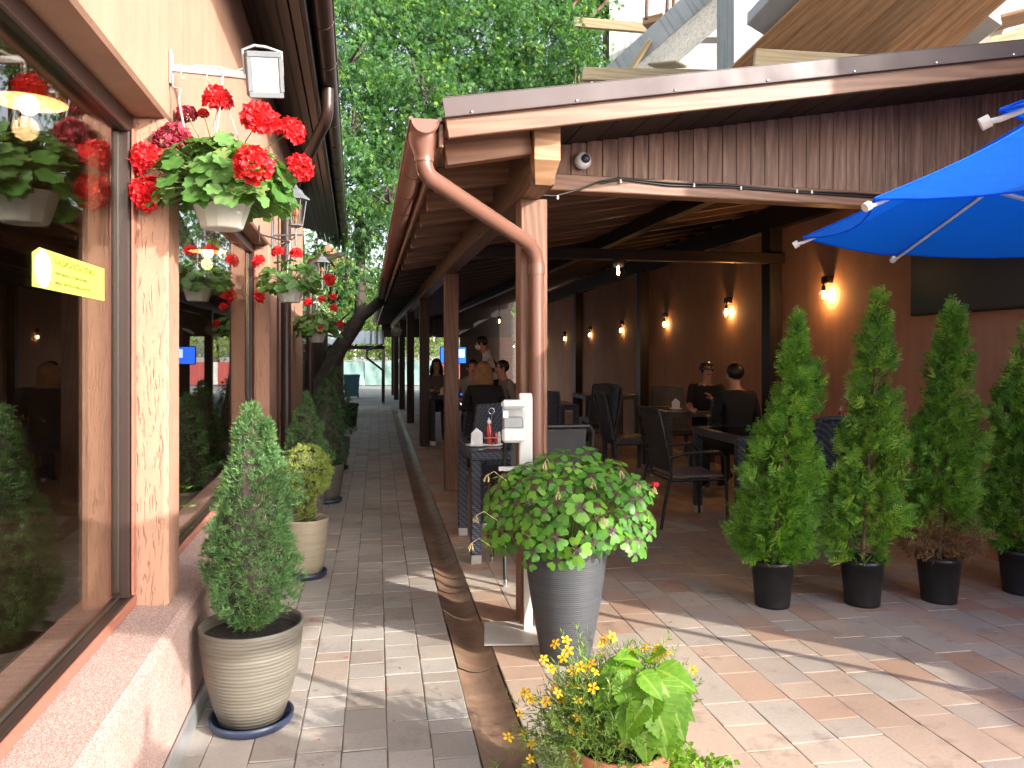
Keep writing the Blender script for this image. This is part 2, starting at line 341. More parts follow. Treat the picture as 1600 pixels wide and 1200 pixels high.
def coleus():
    t = NT('coleus_leaf'); a = t.n('ShaderNodeAttribute', attribute_name='vein'); v = t.coords('Object')
    g = t.ramp(t.noise(v, 6, 3), [(0.3, (0.09, 0.23, 0.014)), (0.7, (0.15, 0.30, 0.018))])
    col = t.mix(t.ramp(a.outputs['Fac'], [(0.05, 0.8), (0.30, 0.0)]), g, (0.30, 0.40, 0.06))
    p = t.bsdf(col, 0.5, 0, 0.35)
    tr = t.n('ShaderNodeBsdfTranslucent'); t.l(t.mix(1.0, col, (1.4, 1.5, 0.6), 'MULTIPLY'), tr.inputs[0])
    m = t.n('ShaderNodeMixShader'); m.inputs[0].default_value = 0.4; t.l(p, m.inputs[1]); t.l(tr.outputs[0], m.inputs[2])
    return t.done(m.outputs[0])
coleus()

# ------------------------------------------------------------------ mesh helpers
_bev = {}
def bevbox(sx, sy, sz, b):
    k = (round(sx, 4), round(sy, 4), round(sz, 4), b)
    if k not in _bev:
        bm = bmesh.new(); bmesh.ops.create_cube(bm, size=1.0); bmesh.ops.scale(bm, vec=(sx, sy, sz), verts=bm.verts)
        if b > 0: bmesh.ops.bevel(bm, geom=bm.edges[:], offset=min(b, sx * .45, sy * .45, sz * .45), segments=1, affect='EDGES', profile=0.5)
        bm.verts.index_update()
        _bev[k] = ([v.co.copy() for v in bm.verts], [[v.index for v in f.verts] for f in bm.faces]); bm.free()
    return _bev[k]
class MB:
    def __init__(s): s.v = []; s.f = []; s.mi = []; s.sm = []
    def add(s, vs, fs, mi=0, sm=False):
        o = len(s.v); s.v += [tuple(v) for v in vs]; s.f += [[i + o for i in f] for f in fs]; s.mi += [mi] * len(fs); s.sm += [sm] * len(fs); return s
    def box(s, c, size, b=0.0, rot=None, mi=0):
        vs, fs = bevbox(*size, b); m = Matrix.Translation(Vector(c))
        if rot is not None: m = m @ rot.to_4x4()
        return s.add([m @ v for v in vs], fs, mi)
    def beam(s, a, b, w, h, bev=0.0, mi=0, up=(0, 0, 1)):
        a = Vector(a); b = Vector(b); x = (b - a); L = x.length; x.normalize(); up = Vector(up)
        y = up.cross(x)
        if y.length < 1e-4: y = Vector((0, 1, 0)).cross(x)
        y.normalize(); z = x.cross(y); m = Matrix((x, y, z)).transposed().to_4x4(); m.translation = (a + b) / 2
        vs, fs = bevbox(L, w, h, bev); return s.add([m @ v for v in vs], fs, mi)
    def tube(s, pts, r, n=8, mi=0, cap=True, sm=True):
        pts = [Vector(p) for p in pts]; rs = r if isinstance(r, (list, tuple)) else [r] * len(pts)
        vs = []; fs = []; prev = None
        for i, p in enumerate(pts):
            d = (pts[min(i + 1, len(pts) - 1)] - pts[max(i - 1, 0)])
            if d.length < 1e-9: d = Vector((0, 0, 1))
            d.normalize()
            if prev is None:
                u = d.orthogonal().normalized()
            else:
                u = prev - d * prev.dot(d)
                u = u.normalized() if u.length > 1e-6 else d.orthogonal().normalized()
            prev = u; w = d.cross(u)
            for k in range(n):
                a = 2 * math.pi * k / n; vs.append(p + (u * math.cos(a) + w * math.sin(a)) * rs[i])
        for i in range(len(pts) - 1):
            for k in range(n):
                a = i * n + k; b2 = i * n + (k + 1) % n; fs.append([a, b2, b2 + n, a + n])
        s.add(vs, fs, mi, sm)
        if cap and n > 2:
            s.add(vs[:n], [list(range(n))[::-1]], mi); s.add(vs[-n:], [list(range(n))], mi)
        return s
    def lathe(s, prof, n=32, c=(0, 0, 0), mi=0, sm=True, wob=0.0):
        c = Vector(c); vs = []; fs = []
        for r, z in prof:
            for k in range(n):
                a = 2 * math.pi * k / n; vs.append(c + Vector((r * math.cos(a), r * math.sin(a), z)))
        for i in range(len(prof) - 1):
            for k in range(n):
                a = i * n + k; b2 = i * n + (k + 1) % n; fs.append([a, b2, b2 + n, a + n])
        return s.add(vs, fs, mi, sm)
    def ell(s, c, r, n=12, m=8, mi=0, mat=None):
        c = Vector(c); vs = []; fs = []
        for i in range(m + 1):
            th = math.pi * i / m
            for k in range(n):
                a = 2 * math.pi * k / n; v = Vector((r[0] * math.sin(th) * math.cos(a), r[1] * math.sin(th) * math.sin(a), r[2] * math.cos(th)))
                vs.append(c + (mat @ v if mat is not None else v))
        for i in range(m):
            for k in range(n):
                a = i * n + k; b2 = i * n + (k + 1) % n; fs.append([a, a + n, b2 + n, b2])
        return s.add(vs, fs, mi, True)
    def build(s, name, mats, parent=None, loc=None, rot=None, link=True):
        if isinstance(mats, str): mats = [mats]
        me = bpy.data.meshes.new(name); me.from_pydata(s.v, [], s.f)
        for m in mats: me.materials.append(MATS[m])
        if len(mats) > 1: me.polygons.foreach_set('material_index', s.mi)
        me.polygons.foreach_set('use_smooth', s.sm); me.update()
        o = bpy.data.objects.new(name, me); COL.objects.link(o)
        if parent is not None: o.parent = parent
        if loc is not None: o.location = loc
        if rot is not None: o.rotation_euler = rot
        return o
def tag(o, label=None, cat=None, group=None, kind=None):
    if label: o['label'] = label
    if cat: o['category'] = cat
    if group: o['group'] = group
    if kind: o['kind'] = kind
    return o
def thing(name, label, cat, loc=(0, 0, 0), rz=0.0, group=None):
    o = bpy.data.objects.new(name, None); COL.objects.link(o); o.location = loc; o.rotation_euler = (0, 0, rz); o.empty_display_size = 0.1
    return tag(o, label, cat, group)
def frame_thing(name, label, cat, fr):
    return thing(name, label, cat, fr.o, fr.a)
def copy_tree(o, parent=None):
    c = o.copy(); COL.objects.link(c); c.parent = parent
    for ch in list(o.children): copy_tree(ch, c)
    return c
def bar(name, a, b, w, h, mat, parent, bev=0.004, up=(0, 0, 1)):
    """a straight timber whose local X runs along it (grain)"""
    a = Vector(a); b = Vector(b); x = b - a; L = x.length; x.normalize(); up = Vector(up); y = up.cross(x)
    if y.length < 1e-4: y = Vector((0, 1, 0)).cross(x)
    y.normalize(); z = x.cross(y); m = Matrix((x, y, z)).transposed().to_4x4(); m.translation = (a + b) / 2
    vs, fs = bevbox(L, w, h, bev); o = MB().add(vs, fs).build(name, mat, parent); o.matrix_local = m; return o
def fmesh(name, V, F, mat, parent=None, rnd=None, extra=None, smooth=False):
    """V (n,3), F (m,k) numpy; rnd per face"""
    me = bpy.data.meshes.new(name); V = np.asarray(V, np.float32); F = np.asarray(F, np.int32); m, k = F.shape
    me.vertices.add(len(V)); me.vertices.foreach_set('co', V.ravel())
    me.loops.add(m * k); me.loops.foreach_set('vertex_index', F.ravel())
    me.polygons.add(m); me.polygons.foreach_set('loop_start', np.arange(0, m * k, k, dtype=np.int32)); me.polygons.foreach_set('loop_total', np.full(m, k, np.int32))
    me.polygons.foreach_set('use_smooth', np.full(m, bool(smooth)))
    if rnd is not None:
        a = me.attributes.new('rnd', 'FLOAT', 'FACE'); a.data.foreach_set('value', np.asarray(rnd, np.float32))
    if extra is not None:
        a = me.attributes.new(extra[0], 'FLOAT', 'POINT'); a.data.foreach_set('value', np.asarray(extra[1], np.float32))
    for mm in ([mat] if isinstance(mat, str) else mat): me.materials.append(MATS[mm])
    me.update(calc_edges=True); me.validate()
    o = bpy.data.objects.new(name, me); COL.objects.link(o)
    if parent is not None: o.parent = parent
    return o
def unit(a): return a / np.maximum(np.linalg.norm(a, axis=-1, keepdims=True), 1e-9)
def leaves(P, D, N, L, W, fold=0.0, mid=0.45):
    """rhombic leaf quads: base P, axis D, normal N"""
    D = unit(D); S = unit(np.cross(N, D)); N2 = np.cross(D, S)
    L = np.asarray(L).reshape(-1, 1); W = np.asarray(W).reshape(-1, 1)
    a = P; b = P + D * L * mid + S * W * .5 + N2 * W * fold; c = P + D * L; d = P + D * L * mid - S * W * .5 + N2 * W * fold
    V = np.stack([a, b, c, d], 1).reshape(-1, 3); F = np.arange(len(P) * 4).reshape(-1, 4)
    return V, F
def rdir(n):
    return unit(rng.normal(size=(n, 3)))
# ================================================================== GROUND
g = MB(); g.add([(-150, -150, -0.055), (150, -150, -0.055), (150, 250, -0.055), (-150, 250, -0.055)], [[0, 1, 2, 3]])
tag(g.build('ground', 'asphalt_light'), kind='structure')
def lay(name, x0, x1, y0, y1, colw, lens, mat, jit, gap=0.006, cut=None, seed=3):
    r = random.Random(seed); root = bpy.data.objects.new(name, None); COL.objects.link(root); tag(root, kind='structure')
    b = MB(); b.add([(x0, y0, -0.0030), (x1, y0, -0.0030), (x1, y1, -0.0030), (x0, y1, -0.0030)], [[0, 1, 2, 3]])
    b.build('joint_sand', 'joint_sand', root)
    st = []; x = x0
    while x < x1 - 0.02:
        w = min(colw * r.uniform(0.97, 1.03), x1 - x)
        if x1 - (x + w) < 0.05: w = x1 - x
        y = y0 - r.uniform(0, 0.2); runshade = r.random()
        while y < y1:
            l = r.choice(lens); st.append((x, max(y, y0), w, l)); y += l
        x += w
    def pv(s):
        x, y, w, l = s; g2 = gap / 2; dz = r.uniform(-jit, jit); zt = 0.0 + dz; b2 = 0.0035
        j = lambda: r.uniform(-0.0022, 0.0022)
        c = [(x + g2 + j(), y + g2 + j()), (x + w - g2 + j(), y + g2 + j()), (x + w - g2 + j(), y + l - g2 + j()), (x + g2 + j(), y + l - g2 + j())]
        cx = x + w / 2; cy = y + l / 2
        tl = [r.uniform(-jit, jit) * 0.6 for _ in range(4)]
        V = [(p[0], p[1], -0.05) for p in c] + [(p[0], p[1], zt - 0.0012 + t) for p, t in zip(c, tl)] + [(p[0] + b2 * (1 if p[0] < cx else -1), p[1] + b2 * (1 if p[1] < cy else -1), zt + t) for p, t in zip(c, tl)]
        F = [[8, 9, 10, 11]] + [[i + 4, (i + 1) % 4 + 4, (i + 1) % 4 + 8, i + 8] for i in range(4)] + [[i, (i + 1) % 4, (i + 1) % 4 + 4, i + 4] for i in range(4)]
        return V, F
    def area(s):
        px, py, d = screen((s[0] + s[2] / 2, s[1] + s[3] / 2, 0))
        if s[1] < 1.0 or px < -60 or px > 1660 or py > 1260: return 0
        return s[2] * s[3] / d ** 3
    st.sort(key=area, reverse=True)
    for k, s in enumerate(st[:300]):
        V, F = pv(s); fmesh('paver', np.array(V), np.array(F), mat, root, [r.random()] * len(F))
    VV = []; FF = []; RR = []
    for s in st[300:]:
        V, F = pv(s); o = len(VV); VV += V; FF += [[i + o for i in f] for f in F]; RR += [r.random()] * len(F)
    tag(fmesh('paver_field', np.array(VV), np.array(FF), mat, root, RR), kind='stuff')
    return root
lay('alley_paving', -0.80, 0.375, 0.0, 22.0, 0.168, [0.11, 0.15, 0.165, 0.165, 0.20, 0.235], 'paver_alley', 0.0016, 0.0050)
lay('patio_paving', 0.575, 4.9, 0.0, 20.0, 0.196, [0.15, 0.20, 0.20, 0.25, 0.30, 0.36], 'paver_patio', 0.0012, 0.0034, seed=5)
# far end of the lane, and the terrace behind the camera
far = MB(); far.add([(-6, 22.0, -0.006), (0.375, 22.0, -0.006), (0.375, 60, -0.006), (-6, 60, -0.006)], [[0, 1, 2, 3]])
far.add([(0.375, 20.0, -0.010), (9, 20.0, -0.010), (9, 60, -0.010), (0.375, 60, -0.010)], [[0, 1, 2, 3]])
tag(far.build('lane_end_pavement', 'asphalt_light'), kind='structure')
back = MB(); back.add([(-0.8, -12, -0.008), (12, -12, -0.008), (12, 0, -0.008), (-0.8, 0, -0.008)], [[0, 1, 2, 3]])
tag(back.build('terrace_pavement', 'joint_sand'), kind='structure')
# drain channel of dished concrete pieces
ch = bpy.data.objects.new('drain_channel', None); COL.objects.link(ch); tag(ch, kind='structure')
y = 0.0; k = 0
while y < 20:
    L = 0.62; n = 9; V = []; F = []
    x0, x1 = 0.380, 0.570; z0 = random.uniform(-0.004, 0.003); tw = random.uniform(-0.004, 0.004)
    for yy in (y + 0.002, y + L - 0.002):
        for i in range(n):
            f = i / (n - 1); xx = x0 + (x1 - x0) * f
            zz = z0 - 0.030 * math.sin(math.pi * min(max((f - 0.06) / 0.88, 0), 1)) ** 0.7; V.append((xx + tw, yy, zz))
    for i in range(n - 1): F.append([i, i + 1, i + 1 + n, i + n])
    m = MB(); m.add(V, F, 0, True); m.build('channel_piece', 'channel_concrete', ch)
    y += L; k += 1
kb = MB(); kb.add([(0.37, 0, -0.045), (0.58, 0, -0.045), (0.58, 20, -0.045), (0.37, 20, -0.045)], [[0, 1, 2, 3]]); kb.build('channel_bed', 'joint_sand', ch)

# ================================================================== RESTAURANT (left)
rb = frame_thing('restaurant_building', 'peach stuccoed restaurant with big shop windows along the left of the lane', 'building', LB)
SILL, LINT, TOPZ = 0.515, 2.41, 3.73
Y0, Y1 = -4.2, 8.05
w1 = (-2.55, 0.03); w2 = (0.24, 3.71)
# plinth
m = MB(); prof = [(0.075, 0.0), (0.075, SILL - 0.03), (0.05, SILL - 0.008), (-0.12, SILL + 0.010)]
V = []; F = []
for yy in (Y0, Y1):
    for x, z in prof: V.append((x, yy, z))
    V.append((-0.12, yy, 0.0))
F = [[i, i + 1, i + 6, i + 5] for i in range(3)] + [[5, 6, 7, 8, 9], [4, 3, 2, 1, 0]]
m.add(V, F); m.build('plinth', 'granulate', rb)
m = MB(); m.box((0.085, (Y0 + Y1) / 2, 0.05), (0.014, Y1 - Y0, 0.10), 0.003); m.build('skirting_strip', 'grey_metal', rb)
# wall pieces: header, pillars, solid far stretch
def wallbox(name, y0, y1, z0, z1, x0=-0.30, x1=0.0, mat='stucco', bev=0.012):
    m = MB(); m.box(((x0 + x1) / 2, (y0 + y1) / 2, (z0 + z1) / 2), (x1 - x0, y1 - y0, z1 - z0), bev); return m.build(name, mat, rb)
wallbox('header_wall', Y0, Y1, LINT, TOPZ + 0.2, mat='stucco_smooth')
wallbox('pillar', w1[1], w2[0], SILL - 0.012, LINT + 0.004, bev=0.014)
wallbox('pillar', Y0, w1[0], SILL - 0.012, LINT + 0.004)
wallbox('far_wall', w2[1], Y1, SILL - 0.012, LINT + 0.004)
wallbox('end_wall', Y1 - 0.3, Y1, 0, TOPZ, x0=-4.5, x1=-0.302)
# windows: frame, pane
def window(y0, y1):
    f = MB(); x = -0.158; w = 0.055
    for (a, b, c, d) in ((y0, y1, SILL + 0.006, SILL + 0.05), (y0, y1, LINT - 0.075, LINT - 0.002)):
        f.box((x, (a + b) / 2, (c + d) / 2), (0.07, b - a, d - c), 0.006)
    for yy in (y0 + w / 2, y1 - w / 2): f.box((x, yy, (SILL + LINT) / 2), (0.066, w, LINT - SILL - 0.10), 0.006)
    wf = f.build('window', 'dark_brown_metal', rb)
    b = MB()   # strips over the frame, its sunlit reddish look put into the colour
    b.box((x + 0.041, (y0 + y1) / 2, SILL + 0.030), (0.010, y1 - y0 - 0.01, 0.040), 0.003)
    b.box((x + 0.041, y1 - 0.026, (SILL + LINT) / 2), (0.010, 0.040, LINT - SILL - 0.12), 0.003)
    b.build('frame_cover', 'frame_sunlit', wf)
    sp = MB(); sp.box((x - 0.012, (y0 + y1) / 2, SILL + 0.058), (0.020, y1 - y0 - 0.11, 0.012), 0.0)
    for yy in (y0 + w + 0.008, y1 - w - 0.008): sp.box((x - 0.012, yy, (SILL + LINT) / 2), (0.020, 0.014, LINT - SILL - 0.16), 0.0)
    sp.build('spacer_bar', 'alu', wf)
    gp = MB(); gp.box((x, (y0 + y1) / 2, (SILL + LINT) / 2 - 0.01), (0.006, y1 - y0 - 0.08, LINT - SILL - 0.10), 0.0); gp.build('pane', 'window_glass', wf)
    return wf
window(*w1); window(*w2)
# room behind the windows
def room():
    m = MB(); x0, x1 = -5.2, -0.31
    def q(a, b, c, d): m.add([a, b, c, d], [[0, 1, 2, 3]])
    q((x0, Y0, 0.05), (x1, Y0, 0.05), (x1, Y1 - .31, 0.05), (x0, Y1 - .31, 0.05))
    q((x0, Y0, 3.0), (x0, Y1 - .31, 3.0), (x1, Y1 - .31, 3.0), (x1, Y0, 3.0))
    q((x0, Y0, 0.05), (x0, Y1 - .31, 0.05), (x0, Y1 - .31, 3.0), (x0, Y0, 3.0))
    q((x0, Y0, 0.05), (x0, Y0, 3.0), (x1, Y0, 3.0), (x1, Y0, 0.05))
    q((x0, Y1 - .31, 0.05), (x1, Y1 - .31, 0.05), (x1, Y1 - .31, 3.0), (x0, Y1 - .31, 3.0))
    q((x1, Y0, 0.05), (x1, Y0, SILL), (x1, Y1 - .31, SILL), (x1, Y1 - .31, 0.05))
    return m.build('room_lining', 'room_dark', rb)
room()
m = MB(); m.box((-0.26, -0.25, SILL - 0.0), (0.16, 7.9, 0.03), 0.004, mi=0); m.build('inner_sill', 'pine_stain', rb)
# roof eave, boards, fascia, gutter, down pipes
EY0, EY1 = -4.4, 12.7
nb = 5
for i in range(nb):
    f0 = i / nb; f1 = (i + 1) / nb
    xa, xb = 0.0 + 0.40 * f0, 0.40 * f1; za, zb = TOPZ + 0.015 - 0.16 * f0, TOPZ + 0.015 - 0.16 * f1
    bar('soffit_board', ((xa + xb) / 2, EY0, (za + zb) / 2), ((xa + xb) / 2, EY1, (za + zb) / 2), 0.074, 0.02, 'soffit_dark', rb, 0.004, up=(0.37, 0, 1))
bar('fascia_board', (0.415, EY0, 3.60), (0.415, EY1, 3.60), 0.028, 0.17, 'soffit_dark', rb)
m = MB(); m.add([(-5.3, EY0, 5.2), (0.52, EY0, 3.74), (0.52, EY1, 3.74), (-5.3, EY1, 5.2), (-5.3, EY0, 5.26), (0.52, EY0, 3.80), (0.52, EY1, 3.80), (-5.3, EY1, 5.26)],
      [[0, 1, 2, 3], [4, 7, 6, 5], [1, 5, 6, 2], [0, 4, 5, 1], [2, 6, 7, 3]]); m.build('roof', 'roof_dark', rb)
def half_gutter(m, a, b, r, n=10, lip=0.010):
    a = Vector(a); b = Vector(b); d = (b - a).normalized(); s = Vector((0, 0, 1)).cross(d).normalized()
    V = []; F = []
    for p in (a, b):
        for rr in (r, r - 0.004):
            for k in range(n + 1):
                t = math.pi * k / n; V.append(p + s * math.cos(t) * rr - Vector((0, 0, 1)) * math.sin(t) * rr)
    N = n + 1
    for k in range(n): F += [[k, k + 1, k + 1 + 2 * N, k + 2 * N], [k + N, k + N + 2 * N, k + 1 + N + 2 * N, k + 1 + N], [k, k + N, k + N + 1, k + 1], [k + 2 * N, k + 1 + 2 * N, k + 1 + 3 * N, k + 3 * N]]
    m.add(V, F, 0, True)
    for e in (r, -r): m.tube([a + s * e, b + s * e], lip, 6)
gt = MB(); half_gutter(gt, (0.505, EY0, 3.66), (0.505, EY1, 3.66), 0.072); go = gt.build('gutter', 'dark_brown_metal', rb)
def brackets(x, z, r, y, y1, step, mat, parent):
    gb = MB(); gb.tube([(x + r * math.cos(t), 0, z - r * math.sin(t)) for t in np.linspace(0, math.pi, 9)], 0.004, 5); o = gb.build('gutter_bracket', mat, parent, (0, y, 0))
    while y + step < y1: y += step; c = o.copy(); COL.objects.link(c); c.parent = parent; c.location = (0, y, 0)
brackets(0.505, 3.66, 0.075, EY0 + .4, EY1, .75, 'dark_brown_metal', go)
def pipe(name, pts, r, mat, parent, collars=()):
    pts = [Vector(p) for p in pts]; out = [pts[0]]
    for i in range(1, len(pts) - 1):
        a, b, c = pts[i - 1], pts[i], pts[i + 1]; q = min(0.11, (b - a).length * .45, (c - b).length * .45)
        p0 = b + (a - b).normalized() * q; p1 = b + (c - b).normalized() * q
        for t in np.linspace(0, 1, 8): out.append(p0.lerp(b, t).lerp(b.lerp(p1, t), t))
    out.append(pts[-1]); m = MB(); m.tube(out, r, 18); o = m.build(name, mat, parent)
    if collars:
        for p, d in collars:
            c = MB(); p = Vector(p); d = Vector(d).normalized(); c.tube([p - d * .028, p + d * .028], r + 0.004, 18); c.build('collar', mat, o)
    return o
pipe('down_pipe', [(0.50, 3.15, 3.58), (0.50, 3.15, 3.36), (0.075, 4.45, 2.92), (0.075, 4.45, 0.02)], 0.048, 'dark_brown_metal', rb, [((0.075, 4.45, 2.2), (0, 0, 1)), ((0.075, 4.45, 0.9), (0, 0, 1))])
pipe('down_pipe', [(0.50, 12.3, 3.58), (0.50, 12.3, 3.4), (0.10, 8.0, 2.75), (0.10, 8.0, 0.02)], 0.045, 'dark_brown_metal', rb)
m = MB(); m.tube([(0.02, 4.85, 2.7), (0.02, 4.85, 0.5)], 0.012, 8); m.tube([(0.02, 4.25, 2.42), (0.02, 4.25, 0.5)], 0.010, 8); m.build('conduit', 'dark_brown_metal', rb)
# set-back dark facade and hedge of ivy past the end of the wall
m = MB(); m.box((-0.55, 12.0, 1.7), (0.25, 8.0, 3.4), 0.01); sb = m.build('set_back_facade', 'room_dark', rb)

# ================================================================== PAVILION (right)
pv = frame_thing('wooden_pavilion', 'long brown timber pavilion with a lean-to roof over the dining tables', 'pavilion', PV)
PY1 = 23.6; SL = 0.178
def roofz(x): return 2.535 + SL * (x + 0.55)       # underside of the roof boards
posts_y = [0.0, 4.24, 8.3, 12.4, 16.5, 20.6, 23.3]
for i, yy in enumerate(posts_y):
    bar('post', (0, yy, 0.0), (0, yy, 2.345), 0.15, 0.15, 'pine_stain' if i < 2 else 'dark_shaded_wood', pv, 0.006)  # farther posts carry shade in their colour
b_ = bar('eave_beam', (-0.03, -0.43, 2.49), (-0.03, PY1, 2.49), 0.13, 0.30, 'pine_stain', pv, 0.008)
# sawn front end of the beam, chamfered
m = MB(); m.add([(-.095, 0, .145), (.035, 0, .145), (.035, 0, -.06), (.010, 0, -.145), (-.070, 0, -.145), (-.095, 0, -.06),
                 (-.095, -.10, .145), (.035, -.10, .145), (.035, -.10, -.045), (-.095, -.10, -.045), (.012, -.012, -.150), (-.072, -.012, -.150)],
                [[6, 9, 8, 7], [9, 11, 10, 8], [6, 7, 1, 0], [7, 8, 2, 1], [8, 10, 3, 2], [9, 6, 0, 5], [11, 9, 5, 4], [10, 11, 4, 3]])
m.build('beam_end', 'endgrain', pv, loc=(0, -0.432, 2.49))
def fy(x): return -0.69 + (x + 0.52) * 0.0605       # front edge of the roof
def by(x): return -0.02 + x * 0.0605                # front beam / siding line
XE = 3.75; XR = 4.45
# rafters
yy = -0.44; i = 0
while yy < PY1:
    xe_ = XR if yy > .05 else -.10
    bar('rafter', (-0.53, yy, roofz(-0.53) - 0.065), (xe_, yy + (0.25 if 0.05 < yy < 0.3 else 0), roofz(xe_) - 0.065), 0.075, 0.13, 'pine_stain' if i < 9 else 'dark_shaded_wood', pv, 0.004); yy += 0.62; i += 1  # farther rafters get the darker, shaded colour
# roof boards run along the pavilion, closed from above by the metal sheet
nbd = 27
for i in range(nbd):
    xa = -0.55 + (XR + 0.55) * i / nbd; xb = -0.55 + (XR + 0.55) * (i + 1) / nbd; xm = (xa + xb) / 2
    bar('roof_board', (xm, fy(xm) + 0.05, roofz(xm) + 0.012), (xm, PY1, roofz(xm) + 0.012), (xb - xa) - 0.004, 0.02, 'pine_stain' if i < 3 else 'ceiling_dark', pv, 0.003, up=(-SL, 0, 1))  # inner boards coloured darker for the shade under the roof
m = MB(); pts = [(-0.60, fy(-0.60) + .03), (XR, fy(XR) + .03), (XR, PY1), (-0.60, PY1)]
V = [(x, y, roofz(x) + 0.03) for x, y in pts] + [(x, y, roofz(x) + 0.05) for x, y in pts]
m.add(V, [[3, 2, 1, 0], [4, 5, 6, 7], [0, 1, 5, 4], [1, 2, 6, 5], [2, 3, 7, 6], [3, 0, 4, 7]]); m.build('metal_roof', 'flashing_brown', pv)
# eave board, barge board, flashing with screws
bar('eave_board', (-0.565, -0.66, roofz(-0.56) - 0.03), (-0.565, PY1, roofz(-0.56) - 0.03), 0.022, 0.11, 'pine_stain', pv)
bar('barge_board', (-0.545, fy(-0.545), roofz(-0.545) - 0.010), (XE, fy(XE), roofz(XE) - 0.010), 0.035, 0.095, 'pine_stain', pv, 0.004)
a = Vector((-0.56, fy(-0.56) - 0.030, roofz(-0.56) + 0.078)); b = Vector((XE, fy(XE) - 0.030, roofz(XE) + 0.078))
fl = bar('barge_flashing', a, b, 0.006, 0.090, 'flashing_brown', pv, 0.0015)
a2 = a + Vector((0, 0.05, 0.0470)); b2 = b + Vector((0, 0.05, 0.0470)); bar('flashing_top', a2, b2, 0.11, 0.004, 'flashing_brown', pv, 0.001)
a2 = a + Vector((0, -0.008, -0.0445)); b2 = b + Vector((0, -0.008, -0.0445)); bar('flashing_drip', a2, b2, 0.018, 0.006, 'flashing_brown', pv, 0.002)
for q in np.linspace(0.03, 0.97, 9):
    p = a.lerp(b, q) + Vector((0, -0.005, -0.033)); m = MB(); m.ell((0, 0, 0), (0.008, 0.006, 0.008), 8, 5); o = m.build('screw', 'chrome', pv, loc=p)
# front cross beam and siding planks above it
bar('cross_beam', (0.075, by(0.075), 2.442), (XE, by(XE), 2.442), 0.12, 0.092, 'pine_stain', pv, 0.006)
sroot = MB(); sroot.add([(0.0, by(0) + 0.05, 2.47), (XE, by(XE) + 0.05, 2.47), (XE, by(XE) + 0.05, roofz(XE) + .02), (0, by(0) + 0.05, roofz(0) + .02)], [[0, 1, 2, 3]])
sid = sroot.build('gable_siding', 'dark_shaded_wood', pv)
x = 0.04; pw = 0.094
while x < XE - 0.02:
    xm = x + pw / 2; z1 = roofz(xm) + 0.004
    bar('plank', (xm, by(xm) + 0.012 + random.uniform(0, .002), 2.490), (xm, by(xm) + 0.012, z1), pw - 0.005, 0.018, 'siding', sid, 0.003, up=(0, -1, 0)); x += pw
# inner ceiling ridge beam, side rails
bar('inner_beam', (1.75, 0.3, roofz(1.75) - 0.20), (1.75, PY1, roofz(1.75) - 0.20), 0.10, 0.14, 'dark_shaded_wood', pv)
# dark board panels closing the far gable
m = MB(); V = [(-.4, PY1 - .1, 2.02), (4.2, PY1 - .1, 2.02), (4.2, PY1 - .1, roofz(4.2)), (-.4, PY1 - .1, roofz(-.4))]; m.add(V + [(v[0], v[1] + .04, v[2]) for v in V], [[0, 1, 2, 3], [7, 6, 5, 4], [0, 4, 5, 1]]); m.build('far_gable', 'ceiling_dark', pv)
m = MB(); m.box((3.3, PY1 - .08, 1.01), (1.9, .05, 2.02), .0); m.build('far_panel', 'dark_shaded_wood', pv)
# gutter with bracket rings, outlet and down pipe
GX, GZ = -0.640, 2.565
gt = MB(); half_gutter(gt, (GX, -0.70, GZ), (GX, PY1, GZ), 0.066); V = []
n = 12
cap = [Vector((GX + math.cos(math.pi * k / n) * 0.064, -0.698, GZ - math.sin(math.pi * k / n) * 0.064)) for k in range(n + 1)]
gt.add(cap, [list(range(n + 1))]); gt.add([c + Vector((0, .004, 0)) for c in cap], [list(range(n + 1))[::-1]])
gto = gt.build('gutter', 'gutter_brown', pv)
brackets(GX, GZ, .069, -.35, PY1, .62, 'gutter_brown', gto)
m = MB(); m.lathe([(0.072, 0.0), (0.066, -0.05), (0.046, -0.10), (0.046, -0.13)], 18, (GX, -0.60, GZ - 0.045)); m.build('outlet', 'gutter_brown', gto)
DP = [(GX, -0.60, GZ - 0.09), (GX, -0.60, GZ - 0.23), (0.005, -0.115, GZ - 0.50), (0.005, -0.115, 0.03)]
pipe('down_pipe', DP, 0.041, 'gutter_brown', pv, [((GX, -0.60, GZ - 0.14), (0, 0, 1)), ((0.005, -0.115, 1.95), (0, 0, 1)), ((-0.06, -0.155, GZ - .475), (0.645, .485, -.27))])
# back wall with dark posts and wall plate
bwth = frame_thing('terracotta_back_wall', 'long terracotta plastered wall with dark timber posts behind the dining tables', 'wall', BW)
m = MB(); m.box((0.15, 9.8, 1.62), (0.30, 25.2, 3.24), 0.0); m.build('plaster', 'terracotta_plaster', bwth)
bar('wall_plate', (-0.06, 0.1, 3.0), (-0.06, 22, 3.0), 0.10, 0.26, 'dark_shaded_wood', bwth)
for d in (8.85, 13.5, 18.35, 23.2):
    Yw = -0.73 + 1.01 * d; bar('wall_post', (-0.075, Yw - 4.6, 0), (-0.075, Yw - 4.6, 2.9), 0.15, 0.20, 'ceiling_dark', bwth, 0.004, up=(0, 1, 0))
